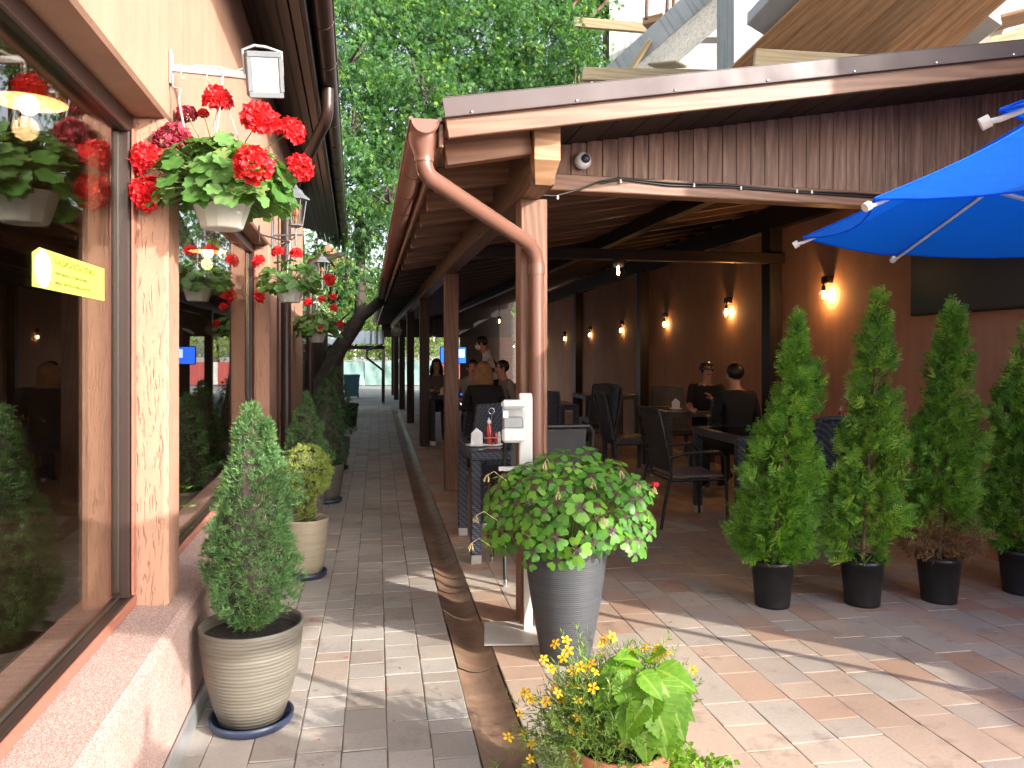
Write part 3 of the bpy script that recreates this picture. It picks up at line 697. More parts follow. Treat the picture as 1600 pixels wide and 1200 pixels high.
# ================================================================== PLANT BUILDERS
def circle_pot(prof_out, thick=0.008):
    """closed wall: outside profile then back down the inside"""
    top = prof_out[-1]; inner = [(max(r - thick, 0.001), z) for r, z in prof_out[::-1]]
    return [(0.001, prof_out[0][1])] + prof_out + inner[:-1] + [(inner[-1][0], prof_out[0][1] + thick), (0.001, prof_out[0][1] + thick)]
def soil_disc(r, z, parent, name='soil'):
    m = MB(); n = 28; V = [(0, 0, z + 0.012)]; F = []
    for ring, rr in enumerate((r * .5, r)):
        for k in range(n):
            a = 2 * math.pi * k / n; V.append((rr * math.cos(a), rr * math.sin(a), z + random.uniform(-.004, .008) * (1 if ring == 0 else .4)))
    for k in range(n): F.append([0, 1 + k, 1 + (k + 1) % n]); F.append([1 + k, 1 + n + k, 1 + n + (k + 1) % n, 1 + (k + 1) % n])
    m.add(V, F, 0, True); return m.build(name, 'soil', parent)
def lump(n, k=7, amp=1.0):
    A = rng.normal(size=(k, 3)) * np.array([1, 1, 1]); ph = rng.uniform(0, 6.28, k)
    return A, ph
def lumpf(P, L, freq):
    A, ph = L; return np.mean(np.sin(P @ (A.T * freq) + ph), axis=1)
def spruce(parent, z0, h, prof, mat, tufts=2400, nl=0.026, nw=0.0036, tops=((0, 0, 1.0),), core=True, lumpamp=0.33, lfreq=19, name='foliage', per=12):
    """dense dwarf conifer: tufts of needles over an uneven cone"""
    pt = np.array([p[0] for p in prof]); pr = np.array([p[1] for p in prof])
    L = lump(0); out = []
    t = rng.random(tufts * 3); keep = rng.random(tufts * 3) < (np.interp(t, pt, pr) / pr.max() + 0.12); t = t[keep][:tufts]
    a = rng.uniform(0, 2 * math.pi, len(t)); rad = np.interp(t, pt, pr) * np.sqrt(rng.uniform(0.35, 1.0, len(t)))
    P = np.stack([rad * np.cos(a), rad * np.sin(a), t * h], 1)
    q = 1 + lumpamp * 2.2 * lumpf(P, L, lfreq); P[:, :2] *= q[:, None]
    O = np.stack([np.cos(a), np.sin(a), 0.55 + 1.1 * t], 1); O = unit(O)
    if len(tops) > 1:
        for tx, ty, th in tops[1:]:
            n2 = 160; tt = rng.random(n2) ; r2 = 0.05 * (1 - tt) * np.sqrt(rng.random(n2)); a2 = rng.uniform(0, 6.28, n2)
            P2 = np.stack([tx + r2 * np.cos(a2), ty + r2 * np.sin(a2), h * (th - 0.22) + tt * 0.22 * h], 1); P = np.concatenate([P, P2]); O = np.concatenate([O, unit(np.stack([np.cos(a2) * .5, np.sin(a2) * .5, np.ones(n2)], 1))])
    P[:, 2] += z0
    P = np.repeat(P, per, 0); O = np.repeat(O, per, 0); tr = np.repeat(rng.random(len(P) // per), per)
    D = unit(O * 0.9 + rdir(len(P)) * 0.75); B = P + rdir(len(P)) * 0.006
    V, F = leaves(B, D, rdir(len(P)), nl * rng.uniform(0.7, 1.25, len(P)), nw * rng.uniform(0.8, 1.2, len(P)))
    rr = np.clip(tr * 0.75 + rng.random(len(P)) * 0.25, 0, 0.999)
    o = fmesh(name, V, F, mat, parent, rr); tag(o, kind='stuff')
    if core:
        m = MB(); pr2 = [(max(0.004, float(np.interp(x, pt, pr)) * 0.62), z0 + x * h) for x in np.linspace(0.06, 0.93, 10)]
        m.lathe(pr2, 14); co = m.build('inner_branches', 'bark', parent)
        for v in co.data.vertices: v.co.x += random.uniform(-.012, .012); v.co.y += random.uniform(-.012, .012)
    m = MB(); m.tube([(0, 0, z0 - 0.06), (0.004, 0, z0 + h * .25)], [0.014, 0.010], 8)
    for k in range(12):
        a = random.uniform(0, 6.28); z = z0 + random.uniform(-.03, .07); l = random.uniform(.05, .11); m.tube([(0, 0, z), (math.cos(a) * l * .6, math.sin(a) * l * .6, z + .012), (math.cos(a) * l, math.sin(a) * l, z + .035)], [.004, .003, .0015], 5)
    m.build('trunk', 'twig', parent)
    return o
# ---------------- potted conifers along the left wall
def pot_conifer(label, loc, rim, hgt, base, potmat, saucer, plant, name='potted_conifer', group='potted conifers along the restaurant wall'):
    t = thing(name, label, 'potted plant', loc, random.uniform(0, 6), group)
    z = 0.022 if saucer else 0.0
    prof = [(base, z), (base + (rim - base) * .38, z + hgt * .22), (base + (rim - base) * .72, z + hgt * .48), (base + (rim - base) * .95, z + hgt * .78), (rim, z + hgt * .95), (rim + .003, z + hgt)]
    m = MB(); m.lathe(circle_pot(prof, 0.010), 40); m.build('pot', potmat, t)
    if saucer:
        m = MB(); r = base * 1.30; m.lathe([(0.001, 0.0), (r - .012, 0.0), (r, 0.012), (r + .004, 0.036), (r - .002, 0.040), (r - .010, 0.034), (r - .016, 0.016), (0.001, 0.012)], 36); m.build('saucer', saucer, t)
    soil_disc(rim - 0.012, z + hgt - 0.045, t)
    plant(t, z + hgt - 0.02); return t
pot_conifer('green dwarf spruce in a large ribbed taupe pot on a navy saucer, nearest the camera', G(393, 1128), 0.202, 0.385, 0.125, 'pot_taupe', 'saucer_navy',
    lambda t, z: spruce(t, z, 0.90, [(0, .05), (.08, .13), (.2, .175), (.38, .178), (.55, .158), (.72, .125), (.86, .075), (1, .012)], 'spruce_needle', 3000, tops=((0, 0, 1), (.07, -.05, .93))))
pot_conifer('pale golden conifer trimmed to a ball in a cream ribbed pot', G(478, 900), 0.148, 0.37, 0.105, 'pot_beige', 'saucer_navy',
    lambda t, z: spruce(t, z, 0.50, [(0, .04), (.12, .06), (.28, .06), (.42, .14), (.62, .175), (.82, .15), (.95, .08), (1, .03)], 'golden_needle', 1500, nl=0.022, lumpamp=.12))
pot_conifer('bright green dwarf spruce behind the golden ball conifer', (-0.58, 6.75, 0), 0.15, 0.36, 0.10, 'pot_dark', 'saucer_navy',
    lambda t, z: spruce(t, z, 0.80, [(0, .08), (.15, .19), (.35, .19), (.52, .125), (.62, .135), (.8, .08), (1, .012)], 'spruce_needle', 1600))
pot_conifer('dark green dwarf spruce in a dark pot before the ivy wall', (-0.50, 8.05, 0), 0.175, 0.36, 0.12, 'pot_dark', 'saucer_navy',
    lambda t, z: spruce(t, z, 0.86, [(0, .10), (.12, .23), (.4, .22), (.7, .13), (.88, .07), (1, .012)], 'spruce_dark', 1600))
pot_conifer('tall dark green dwarf spruce, farthest pot but one in the row', (-0.53, 10.3, 0), 0.19, 0.38, 0.13, 'pot_dark', 'saucer_navy',
    lambda t, z: spruce(t, z, 0.95, [(0, .12), (.15, .26), (.45, .23), (.7, .15), (.88, .07), (1, .012)], 'spruce_dark', 1300))
t = thing('empty_tub', 'black plastic tub at the far end of the conifer row', 'tub', (-0.60, 16.2, 0)); m = MB(); m.lathe(circle_pot([(.19, 0), (.22, .35), (.24, .42), (.245, .46)]), 24); m.build('body', 'black_plastic', t); soil_disc(.21, .38, t)

# ---------------- thujas on the patio
def thuja(label, loc, h, r, browns=0.0, lean=(0, 0), fork=None, seed=0, sprays=2500, ph=0.275):
    global rng; rng = np.random.default_rng(100 + seed); random.seed(seed)
    t = thing('potted_thuja', label, 'potted tree', loc, 0, 'row of potted thujas beside the pavilion')
    m = MB(); prof = [(0.098, 0), (0.100, 0.02), (0.122, ph - 0.03), (0.130, ph - 0.028), (0.132, ph)]; m.lathe(circle_pot(prof, 0.005), 32); m.build('pot', 'black_plastic', t)
    soil_disc(0.122, ph - 0.03, t)
    pt = [0, .06, .18, .35, .55, .72, .86, .95, 1]; pr = np.array([.62, .92, 1.0, .90, .72, .50, .27, .11, .01]) * r
    n = sprays; u = rng.random(n * 3); keep = rng.random(n * 3) < (np.interp(u, pt, pr) / r + .10); u = u[keep][:n]; n = len(u)
    a = rng.uniform(0, 2 * math.pi, n); rad = np.interp(u, pt, pr) * np.sqrt(rng.uniform(0.18, 1.0, n))
    z = ph - .02 + u * h
    P = np.stack([rad * np.cos(a) + lean[0] * u, rad * np.sin(a) + lean[1] * u, z], 1)
    hole = lumpf(P, lump(0), 13.0) < .30; P = P[hole]; u = u[hole]; a = a[hole]; n = len(u)
    q = np.clip(1 + 0.95 * lumpf(P, lump(0), 10.5), .55, 1.45); P[:, :2] = (P[:, :2] - np.outer(u, lean)) * q[:, None] + np.outer(u, lean)
    if fork:
        n3 = 90; u3 = rng.random(n3); ax = np.array(fork[0]); P3 = np.stack([ax[0] + rng.normal(0, .028, n3) * (1 - .6 * u3), ax[1] + rng.normal(0, .028, n3) * (1 - .6 * u3), fork[1] + u3 * fork[2]], 1)
        P = np.concatenate([P, P3]); a = np.concatenate([a, rng.uniform(0, 6.28, n3)]); u = np.concatenate([u, np.ones(n3) * .9]); n = len(P)
    out = np.stack([np.cos(a), np.sin(a), np.zeros(n)], 1)
    ax = unit(out * (0.75 - 0.35 * u)[:, None] + np.array([0, 0, 1]) * (0.35 + 0.75 * u)[:, None] + rdir(n) * 0.45)
    side = unit(np.cross(ax, unit(out * .3 + rdir(n)))); nrm = np.cross(ax, side)
    Ls = 0.074 * rng.uniform(.55, 1.5, n)
    VV = []; FF = []; RR = []; base = rng.random(n); o = 0
    K = 7
    for k in range(-1, 2 * K):
        if k < 0: b = P; d = ax; l = Ls * 1.05; w = Ls * 0.055
        else:
            f = (k // 2 + .5) / K; s = 1 if k % 2 else -1; b = P + ax * (Ls * f)[:, None]
            d = unit(ax * 0.72 + side * s * 0.75 + nrm * rng.normal(0, .25, n)[:, None] - np.array([0, 0, .12])); l = Ls * (0.62 - 0.42 * f) * rng.uniform(.7, 1.3, n); w = l * 0.17 + 0.0016
        V, F = leaves(b, d, nrm, l, w, 0.15); VV.append(V); FF.append(F + o); o += len(V); RR.append(np.clip(base * .7 + .3 * rng.random(n) * (0.6 + .4 * u), 0, .999))
    V = np.concatenate(VV); F = np.concatenate(FF); RR = np.concatenate(RR)
    if browns > 0:
        zc = V[F[:, 0], 2]; isb = zc < ph + browns * h * rng.uniform(.6, 1.1, len(zc))
        tag(fmesh('foliage', V, F[~isb], 'thuja_leaf', t, RR[~isb]), kind='stuff'); tag(fmesh('dry_foliage', V, F[isb][::2], 'thuja_brown', t, RR[isb][::2]), label='dry brown twigs at the foot', kind='stuff')
    else: tag(fmesh('foliage', V, F, 'thuja_leaf', t, RR), kind='stuff')
    m = MB(); m.tube([(0, 0, ph - .04), (lean[0] * .5, lean[1] * .5, ph + h * .5), (lean[0], lean[1], ph + h * .93)], [.014, .010, .003], 7)
    for k in range(46):
        f = random.uniform(.0, .85); aa = random.uniform(0, 6.28); rr = float(np.interp(f, pt, pr)) * .8; zz = ph + f * h
        c = Vector((lean[0] * f, lean[1] * f, zz)); m.tube([c, c + Vector((math.cos(aa) * rr * .5, math.sin(aa) * rr * .5, .03)), c + Vector((math.cos(aa) * rr, math.sin(aa) * rr, .10))], [.005, .0035, .0015], 4)
    m.build('trunk', 'twig', t); return t
thuja('leftmost potted thuja, forked at the top, in front of the dark table', G(1207, 945), 1.43, 0.178, fork=((.25, -.02), 1.12, .28), seed=1, lean=(.16, -.02))
thuja('tallest potted thuja, second from the left of the row', G(1347, 943), 1.55, 0.19, seed=2, lean=(.11, -.01))
thuja('potted thuja with bare brown twigs showing above its pot', G(1467, 938), 1.52, 0.19, browns=.17, seed=3, lean=(.11, .0))
thuja('rightmost potted thuja, cut off by the right edge of the photo', G(1594, 925), 1.40, 0.20, seed=4, lean=(.08, 0))

# ---------------- oxalis in the tall grey planter
rng = np.random.default_rng(5); random.seed(5)
ox = thing('oxalis_planter', 'tall grey ribbed planter overflowing with four-leaf oxalis', 'planter', G(884, 1026))
m = MB(); m.lathe(circle_pot([(.118, 0), (.125, .02), (.172, .28), (.200, .48), (.210, .565), (.213, .585)], 0.010), 44); m.build('pot', 'planter_grey', ox); soil_disc(.19, .54, ox)
def oxalis_mesh(v):
    V = [(0, 0, 0)]; F = []; rad = [0.0]; r = random.Random(v)
    cup = r.uniform(-.30, -.05)
    for q in range(4):
        a = q * math.pi / 2 + r.uniform(-.06, .06); ca, sa = math.cos(a), math.sin(a); fold = r.uniform(-.12, .10); tilt = cup + r.uniform(-.15, .15)
        pts = [(.06, .03), (.45, .30), (.80, .50), (1.0, .40), (1.04, .16), (.92, 0), (1.04, -.16), (1.0, -.40), (.80, -.50), (.45, -.30), (.06, -.03)]; mid = [(.5, 0)]
        o = len(V)
        for (x, y) in pts + mid:
            d = math.hypot(x, y); z = tilt * d * d + abs(y) * fold - .10 * max(0, d - .7)
            V.append((x * ca - y * sa, x * sa + y * ca, z)); rad.append(d)
        c = o + len(pts)
        for i in range(len(pts) - 1): F.append([o + i, o + i + 1, c])
        F.append([o + len(pts) - 1, o, c])
    me = fmesh('leaf', np.array(V), np.array(F), 'oxalis_leaf', None, extra=('rad', rad), smooth=True); return me
prot = [oxalis_mesh(i) for i in range(7)]; protm = [p.data for p in prot]
for p in prot: bpy.data.objects.remove(p)
def place_leaf(meshes, name, parent, p, nrm, s, spin, k):
    o = bpy.data.objects.new(name, meshes[k % len(meshes)]); COL.objects.link(o); o.parent = parent; o.location = p
    q = Vector(nrm).to_track_quat('Z', 'Y') @ Quaternion((0, 0, 1), spin); o.rotation_mode = 'QUATERNION'; o.rotation_quaternion = q; o.scale = (s, s, s); return o
stems = MB(); C0 = Vector((0.02, 0, .70)); k = 0; tries = 0; placed = []
while k < 250 and tries < 9000:
    tries += 1
    d = Vector((random.gauss(0, 1), random.gauss(0, 1), random.gauss(.15, .9))).normalized()
    if d.z < -.62: continue
    sh = random.choice((1, 1, .95, .80))
    p = C0 + Vector((d.x * .41 * sh, d.y * .38 * sh, d.z * .285 * sh + (.02 if d.z > 0 else 0))) * random.uniform(.90, 1.06)
    if any((p - q).length < .042 for q in placed): continue
    if p.z < .56 and math.hypot(p.x, p.y) < .24: continue
    placed.append(p)
    nr = (d * .75 + Vector((-.05, -.32, .60)) + Vector((random.gauss(0, .22), random.gauss(0, .22), 0))).normalized()
    place_leaf(protm, 'leaf', ox, p, nr, random.uniform(.038, .066), random.uniform(0, 6.28), random.randrange(7)); k += 1
    b = Vector((p.x * .25, p.y * .25, .55)); mid = b.lerp(p, .55) + Vector((0, 0, .07)); stems.tube([b, mid, p - nr * .002], [.0018, .0015, .001], 4, cap=False)
st = stems.build('stems', 'stem_green', ox); tag(st, kind='stuff')
def dry_cluster(p, parent, out):
    m = MB(); b = Vector((0, 0, 0)); o = Vector(out)
    m.tube([-o * .12 - Vector((0, 0, .03)), -o * .04 + Vector((0, 0, .015)), b], .0013, 4)
    for i in range(7):
        a = random.uniform(0, 6.28); e = Vector((math.cos(a) * .013, math.sin(a) * .013, -.022 - random.uniform(0, .014))) + o * .008
        m.tube([b, e * .5 + Vector((0, 0, .006)), e], [.0007, .0009, .0018], 4)
    return m.build('spent_flower', 'dry_stem', parent, loc=p)
for px, py, dd in ((762, 742, 3.5), (745, 805, 3.5), (738, 848, 3.4), (852, 722, 3.4), (927, 752, 3.3), (872, 768, 3.25), (970, 735, 3.5), (996, 755, 3.5), (1022, 760, 3.6), (943, 808, 3.2)):
    p = at(px, py, dd) - ox.location; dry_cluster(p, ox, Vector((p.x, p.y, .05)).normalized())
m = MB(); p = at(1024, 757, 3.55) - ox.location
for k in range(5):
    a = k * 1.256; m.ell(Vector((math.cos(a) * .009, math.sin(a) * .009, 0)), (.008, .008, .012), 6, 5)
m.build('flower', 'geranium_red', ox, loc=p)

# ---------------- bidens, coleus and creeper in the terracotta pot
bd = thing('flower_pot', 'terracotta pot of yellow bidens and lime coleus at the bottom edge', 'flower pot', at(965, 1160, 2.57) * 1.0)
bd.location.z = 0.0
m = MB(); m.lathe(circle_pot([(.115, 0), (.150, .17), (.152, .172), (.168, .175), (.172, .225), (.170, .232)], .012), 40); m.build('pot', 'terracotta_pot', bd); soil_disc(.155, .20, bd)
def star_mesh():
    V = [(0, 0, .002)]; F = []
    for q in range(5):
        a = q * 2 * math.pi / 5; ca, sa = math.cos(a), math.sin(a); o = len(V)
        for x, y, z in ((.25, .05, 0), (.62, .30, .10), (.98, .20, .05), (1.05, 0, .02), (.98, -.20, .05), (.62, -.30, .10), (.25, -.05, 0)): V.append((x * ca - y * sa, x * sa + y * ca, z))
        for i in range(6): F.append([0, o + i, o + i + 1])
    o = fmesh('flower', np.array(V), np.array(F), 'yellow_petal', None, rng.random(len(F))); return o
sm_ = star_mesh(); smd = sm_.data; bpy.data.objects.remove(sm_)
mm = MB(); mm.ell((0, 0, .12), (.26, .26, .16), 8, 5); eye = mm.build('flower_eye', 'bidens_eye'); eyed = eye.data; bpy.data.objects.remove(eye)
fl = [(885, 1000), (868, 1006), (888, 1017), (850, 1030), (847, 1041), (861, 1045), (880, 1028), (938, 1008), (945, 1000), (938, 1023), (957, 995), (1008, 1012), (988, 1018), (1028, 1014), (1035, 1023), (1023, 1028), (1045, 1020), (1058, 1045), (1060, 1060), (1083, 1047),
      (924, 1037), (908, 1042), (913, 1043), (895, 1048), (897, 1056), (930, 1050), (923, 1062), (905, 1072), (912, 1073), (927, 1075), (891, 1070), (866, 1075), (872, 1083), (878, 1093), (853, 1096), (829, 1092), (820, 1082), (812, 1115), (903, 1094), (913, 1096), (929, 1091), (903, 1112), (903, 1121), (982, 1110), (992, 1134), (976, 1145), (1001, 1146), (974, 1160), (893, 1143), (819, 1147), (831, 1162), (829, 1186), (794, 1152), (893, 1182), (930, 1190), (907, 1145), (944, 1108)]
bst = MB(); B0 = Vector((-.03, 0, .22))
for px, py in fl:
    far = (px > 935 and py < 1060); dd = (2.70 if far else 2.50) + random.uniform(-.08, .08)
    if px < 850: dd = random.uniform(2.45, 2.62)
    p = at(px, py, dd) - bd.location
    nr = (-ray(px, py).normalized() * .8 + Vector((random.gauss(0, .4), random.gauss(0, .4), .7 + random.gauss(0, .3)))).normalized()
    o = bpy.data.objects.new('flower', smd); COL.objects.link(o); o.parent = bd; o.location = p; s = random.uniform(.0145, .0205); o.scale = (s, s, s); o.rotation_mode = 'QUATERNION'; o.rotation_quaternion = nr.to_track_quat('Z', 'Y') @ Quaternion((0, 0, 1), random.uniform(0, 6))
    e = bpy.data.objects.new('flower_eye', eyed); COL.objects.link(e); e.parent = o
    b = B0 + Vector((random.uniform(-.08, .06), random.uniform(-.08, .08), 0)); mid = b.lerp(p, .5) + Vector((0, 0, .05)); bst.tube([b, mid, p], [.0018, .0014, .0009], 4, cap=False)
# fine ferny bidens foliage
n = 900; V1 = []; 
cx = rng.normal(size=(n, 3)) * np.array([.085, .085, .075]) + np.array([-.085, -.01, .30]); cx[:, 2] -= np.clip(-cx[:, 0] - .14, 0, 1) * .9
extra = rng.normal(size=(90, 3)) * np.array([.07, .06, .05]) + np.array([.13, .12, .36]); cx = np.concatenate([cx, extra]); n = len(cx)
dirs = unit(cx - np.array([-.05, 0, .18]) + rng.normal(size=(n, 3)) * .06); VV = []; FF = []; RR = []; o_ = 0; br = rng.random(n)
for k in range(13):
    f = k / 13; sd_ = unit(rng.normal(size=(n, 3))); b = cx + dirs * (f * .06); d = unit(dirs + sd_ * .9); V, F = leaves(b, d, rdir(n), .030 * rng.uniform(.6, 1.2, n), np.full(n, .0042)); VV.append(V); FF.append(F + o_); o_ += len(V); RR.append(np.clip(br * .7 + .3 * rng.random(n), 0, .999))
tag(fmesh('bidens_foliage', np.concatenate(VV), np.concatenate(FF), 'bidens_leaf', bd, np.concatenate(RR)), kind='stuff')
tag(bst.build('stems', 'stem_green', bd), kind='stuff')
# creeping lime foliage over the right rim
n = 900; t_ = rng.random(n); cr = np.stack([.10 + .14 * t_ + rng.normal(0, .03, n), -.03 + rng.normal(0, .075, n), .27 - .20 * t_ ** 1.3 + rng.normal(0, .03, n)], 1)
tip = rng.random((140, 1)); trail = np.array([.22, -.02, .16]) + tip * np.array([.16, -.02, -.03]) + rng.normal(0, .010, (140, 3)); cr = np.concatenate([cr, trail]); n = len(cr)
V, F = leaves(cr, unit(rdir(n) + np.array([.4, -.3, .3])), unit(rdir(n) + np.array([0, -.5, 1.0])), .021 * rng.uniform(.6, 1.3, n), .019 * rng.uniform(.6, 1.3, n), .1)
tag(fmesh('creeper_foliage', V, F, 'lime_leaf', bd, rng.random(n)), kind='stuff')
def coleus_mesh(v):
    r = random.Random(40 + v); n = 22; V = []; F = []; ve = []
    for i in range(n + 1):
        t = i / n; w = .40 * math.sin(math.pi * min(1, t ** .72)) ** .85 * (1 - .25 * t)
        for j, s in enumerate((-1, -.8, -.6, -.4, -.2, -.06, 0, .06, .2, .4, .6, .8, 1)):
            ser = (1 + (.13 if (i % 2 and abs(s) == 1) else 0)); x = w * s * ser; z = .10 * abs(s) ** 1.2 * w * 2 - .28 * t * t + .012 * math.cos(2 * math.pi * (t - .22 * abs(s)) * 7) * (abs(s) > .1)
            ph_ = ((t - .22 * abs(s)) * 7) % 1.0; V.append((t, x, z)); ve.append(min(abs(s) * 2.2, min(ph_, 1 - ph_) * 2.0 + .05))
    for i in range(n):
        for j in range(12): a = i * 13 + j; F.append([a, a + 13, a + 14, a + 1])
    o = fmesh('coleus_leaf', np.array(V), np.array(F), 'coleus_leaf', None, extra=('vein', ve), smooth=True); me = o.data; bpy.data.objects.remove(o); return me
cm = [coleus_mesh(i) for i in range(4)]; st = MB()
for (px, py, ex, ey, dd, s) in ((990, 1040, 948, 1052, 2.52, .135), (985, 1045, 985, 1098, 2.44, .150), (1010, 1035, 1002, 1015, 2.60, .10), (1025, 1045, 1068, 1062, 2.52, .14), (1030, 1060, 1058, 1110, 2.46, .15), (1020, 1075, 1005, 1120, 2.42, .13), (1015, 1085, 1045, 1150, 2.40, .15), (985, 1095, 960, 1125, 2.44, .12), (990, 1100, 978, 1150, 2.40, .12), (1005, 1120, 1010, 1170, 2.40, .13), (1030, 1120, 1040, 1165, 2.44, .12), (1015, 1030, 1030, 1012, 2.64, .09), (975, 1075, 942, 1092, 2.47, .12), (1035, 1085, 1075, 1110, 2.52, .12), (1000, 1060, 965, 1075, 2.45, .10), (1000, 1050, 1028, 1078, 2.42, .10), (1010, 1100, 985, 1128, 2.38, .10), (1040, 1060, 1072, 1085, 2.50, .11), (1000, 1035, 972, 1022, 2.55, .11), (1045, 1100, 1066, 1140, 2.48, .11)):
    p = at(px, py, dd + .03) - bd.location; e = at(ex, ey, dd - .02) - bd.location; x = (e - p).normalized(); up = (Vector((0, 0, .8)) - ray(px, py).normalized() * .6); y = up.cross(x).normalized(); z = x.cross(y)
    o = bpy.data.objects.new('coleus_leaf', random.choice(cm)); COL.objects.link(o); o.parent = bd; M4 = Matrix((x, y, z)).transposed().to_4x4(); M4.translation = p; o.matrix_local = M4 @ Matrix.Scale(s * 1.02, 4)
    st.tube([Vector((.06, .02, .2)), (Vector((.06, .02, .2)) + p) / 2 + Vector((0, .01, .02)), p], [.004, .0035, .002], 5)
tag(st.build('coleus_stems', 'stem_green', bd), kind='stuff')

# ---------------- hanging geraniums
def ger_leaf(v):
    r = random.Random(70 + v); V = [(0, 0, 0)]; F = []; n = 22
    for ring, q in ((1, .55), (2, 1.0)):
        for k in range(n):
            a = 2 * math.pi * k / n + .25; lob = 1 + .13 * math.cos(a * 7) * (ring - 1) ; 
            if k in (0, n - 1): lob *= .75
            rr = q * lob; V.append((rr * math.cos(a), rr * math.sin(a), .10 * q + (.09 * math.sin(a * 5 + v) + r.uniform(-.05, .05)) * (ring - 1)))
    for k in range(n): F.append([0, 1 + k, 1 + (k + 1) % n, 1 + (k + 1) % n]); F.append([1 + k, 1 + n + k, 1 + n + (k + 1) % n, 1 + (k + 1) % n])
    me = bpy.data.meshes.new('leaf'); me.from_pydata(V, [], [f if len(set(f)) == 4 else f[:3] for f in F]); me.polygons.foreach_set('use_smooth', [True] * len(me.polygons))
    a = me.attributes.new('rnd', 'FLOAT', 'FACE'); a.data.foreach_set('value', [r.uniform(0, .12) if i % 2 == 0 else r.uniform(.0, .2) for i in range(len(me.polygons))]); me.materials.append(MATS['geranium_leaf']); return me
GL = [ger_leaf(i) for i in range(5)]
def ger_flower(v, mat):
    n = 170; d = rdir(n); d[:, 2] = np.abs(d[:, 2]) * 1.0 - .35; d = unit(d); P = d * (.62 + .12 * rng.random((n, 1)))
    ax = unit(np.cross(d, rdir(n)) + d * .55); VV = []; FF = []; o_ = 0
    V, F = leaves(P, ax, d, np.full(n, .40) * rng.uniform(.7, 1.2, n), np.full(n, .31) * rng.uniform(.8, 1.2, n), .18, .62)
    ax2 = unit(-ax + d * .9); V2, F2 = leaves(P, ax2, d, np.full(n, .34) * rng.uniform(.7, 1.2, n), np.full(n, .28), .18, .62)
    o = fmesh('flower_head', np.concatenate([V, V2]), np.concatenate([F, F2 + len(V)]), mat, None, np.clip(rng.random(2 * n), 0, .99)); me = o.data; bpy.data.objects.remove(o); return me
GF = [ger_flower(i, 'geranium_red') for i in range(3)]; GFF = [ger_flower(9, 'geranium_faded')]
def basket(label, c, flowers, nleaf, rad, pot_r, hook, seed, leaf_s=(.028, .045), size=1.0, squash=.62):
    """c: centre of the pot rim"""
    global rng; r = random.Random(seed); rng = np.random.default_rng(seed)
    t = thing('hanging_basket', label, 'hanging basket', c, 0, 'hanging geranium baskets on the restaurant wall')
    h = pot_r * 1.0; m = MB(); m.lathe(circle_pot([(pot_r * .62, -h), (pot_r * .68, -h * .96), (pot_r * .86, -h * .45), (pot_r * .97, -h * .06), (pot_r * 1.04, -h * .05), (pot_r * 1.05, 0)], .004), 12 if size > .9 else 20, sm=False); m.build('pot', 'pot_white', t)
    soil_disc(pot_r * .9, -.02, t)
    hk = Vector(hook) - Vector(c); m = MB()
    for k in range(3):
        a = k * 2.094 + .4; e = Vector((math.cos(a) * pot_r, math.sin(a) * pot_r, 0)); m.tube([e, e.lerp(hk, .5) + e * .06, hk - Vector((0, 0, .05))], .0028, 5)
    m.tube([hk - Vector((0, 0, .05)), hk + Vector((0, 0, .0))], .006, 6); m.tube([hk, hk + Vector((.006, 0, .018)), hk + Vector((0, 0, .026)), hk + Vector((-.008, 0, .015))], .003, 5)
    m.build('hanger', 'white_plastic', t)
    stems = MB(); b0 = Vector((0, 0, -.01))
    for k in range(nleaf):
        a = r.uniform(0, 6.28); e = r.uniform(-.28, 1.0); q = math.sqrt(max(0, 1 - e * e)) if e > 0 else 1.0
        p = Vector((math.cos(a) * q * rad, math.sin(a) * q * rad, .02 + e * rad * squash)) * r.uniform(.72, 1.05)
        nr = (Vector((math.cos(a) * q * .75, math.sin(a) * q * .75, .55 + max(e, 0) * .5)) + Vector((r.gauss(0, .25), r.gauss(0, .25), r.gauss(0, .2)))).normalized()
        place_leaf(GL, 'leaf', t, p, nr, r.uniform(*leaf_s), r.uniform(0, 6.28), r.randrange(5)); stems.tube([b0, b0.lerp(p, .6) + Vector((0, 0, .03)), p], [.003, .0022, .0015], 4, cap=False)
    for fp, s, faded in flowers:
        p = Vector(fp) - Vector(c); o = bpy.data.objects.new('flower_head', (GFF if faded else GF)[0 if faded else r.randrange(3)]); COL.objects.link(o); o.parent = t; o.location = p; o.scale = (s, s, s); d = p.normalized(); o.rotation_mode = 'QUATERNION'; o.rotation_quaternion = (d + Vector((0, -.2, .3))).normalized().to_track_quat('Z', 'Y') @ Quaternion((0, 0, 1), r.uniform(0, 6))
        if faded: tag(o, label='faded dark red flower head')
        stems.tube([b0 + p * .2, p * .65 + Vector((0, 0, .03)), p], [.0028, .0022, .002], 5, cap=False)
    tag(stems.build('stems', 'stem_green', t), kind='stuff'); return t
D1 = 3.10; hook1 = LB.w(0.228, 0.05, 2.575)
c1 = at(347, 312, D1)
hook1 = Vector((c1.x, c1.y, at(347, 122, D1).z))
basket('nearest hanging basket of red geraniums in a white pot under the floodlight', c1,
    [(at(340, 157, D1), .062, 0), (at(405, 188, D1 - .1), .078, 0), (at(453, 206, D1), .064, 0), (at(395, 258, D1 - .28), .076, 0), (at(468, 262, D1 - .02), .060, 0), (at(230, 249, D1 - .1), .068, 0), (at(232, 303, D1 - .12), .072, 0), (at(271, 222, D1 - .05), .075, 1), (at(292, 180, D1 + .05), .045, 1), (at(318, 178, D1 + .05), .024, 0)], 250, .265, .118, hook1, 21, leaf_s=(.028, .052), squash=.80)
D2 = 6.35; c2 = at(453, 450, D2)
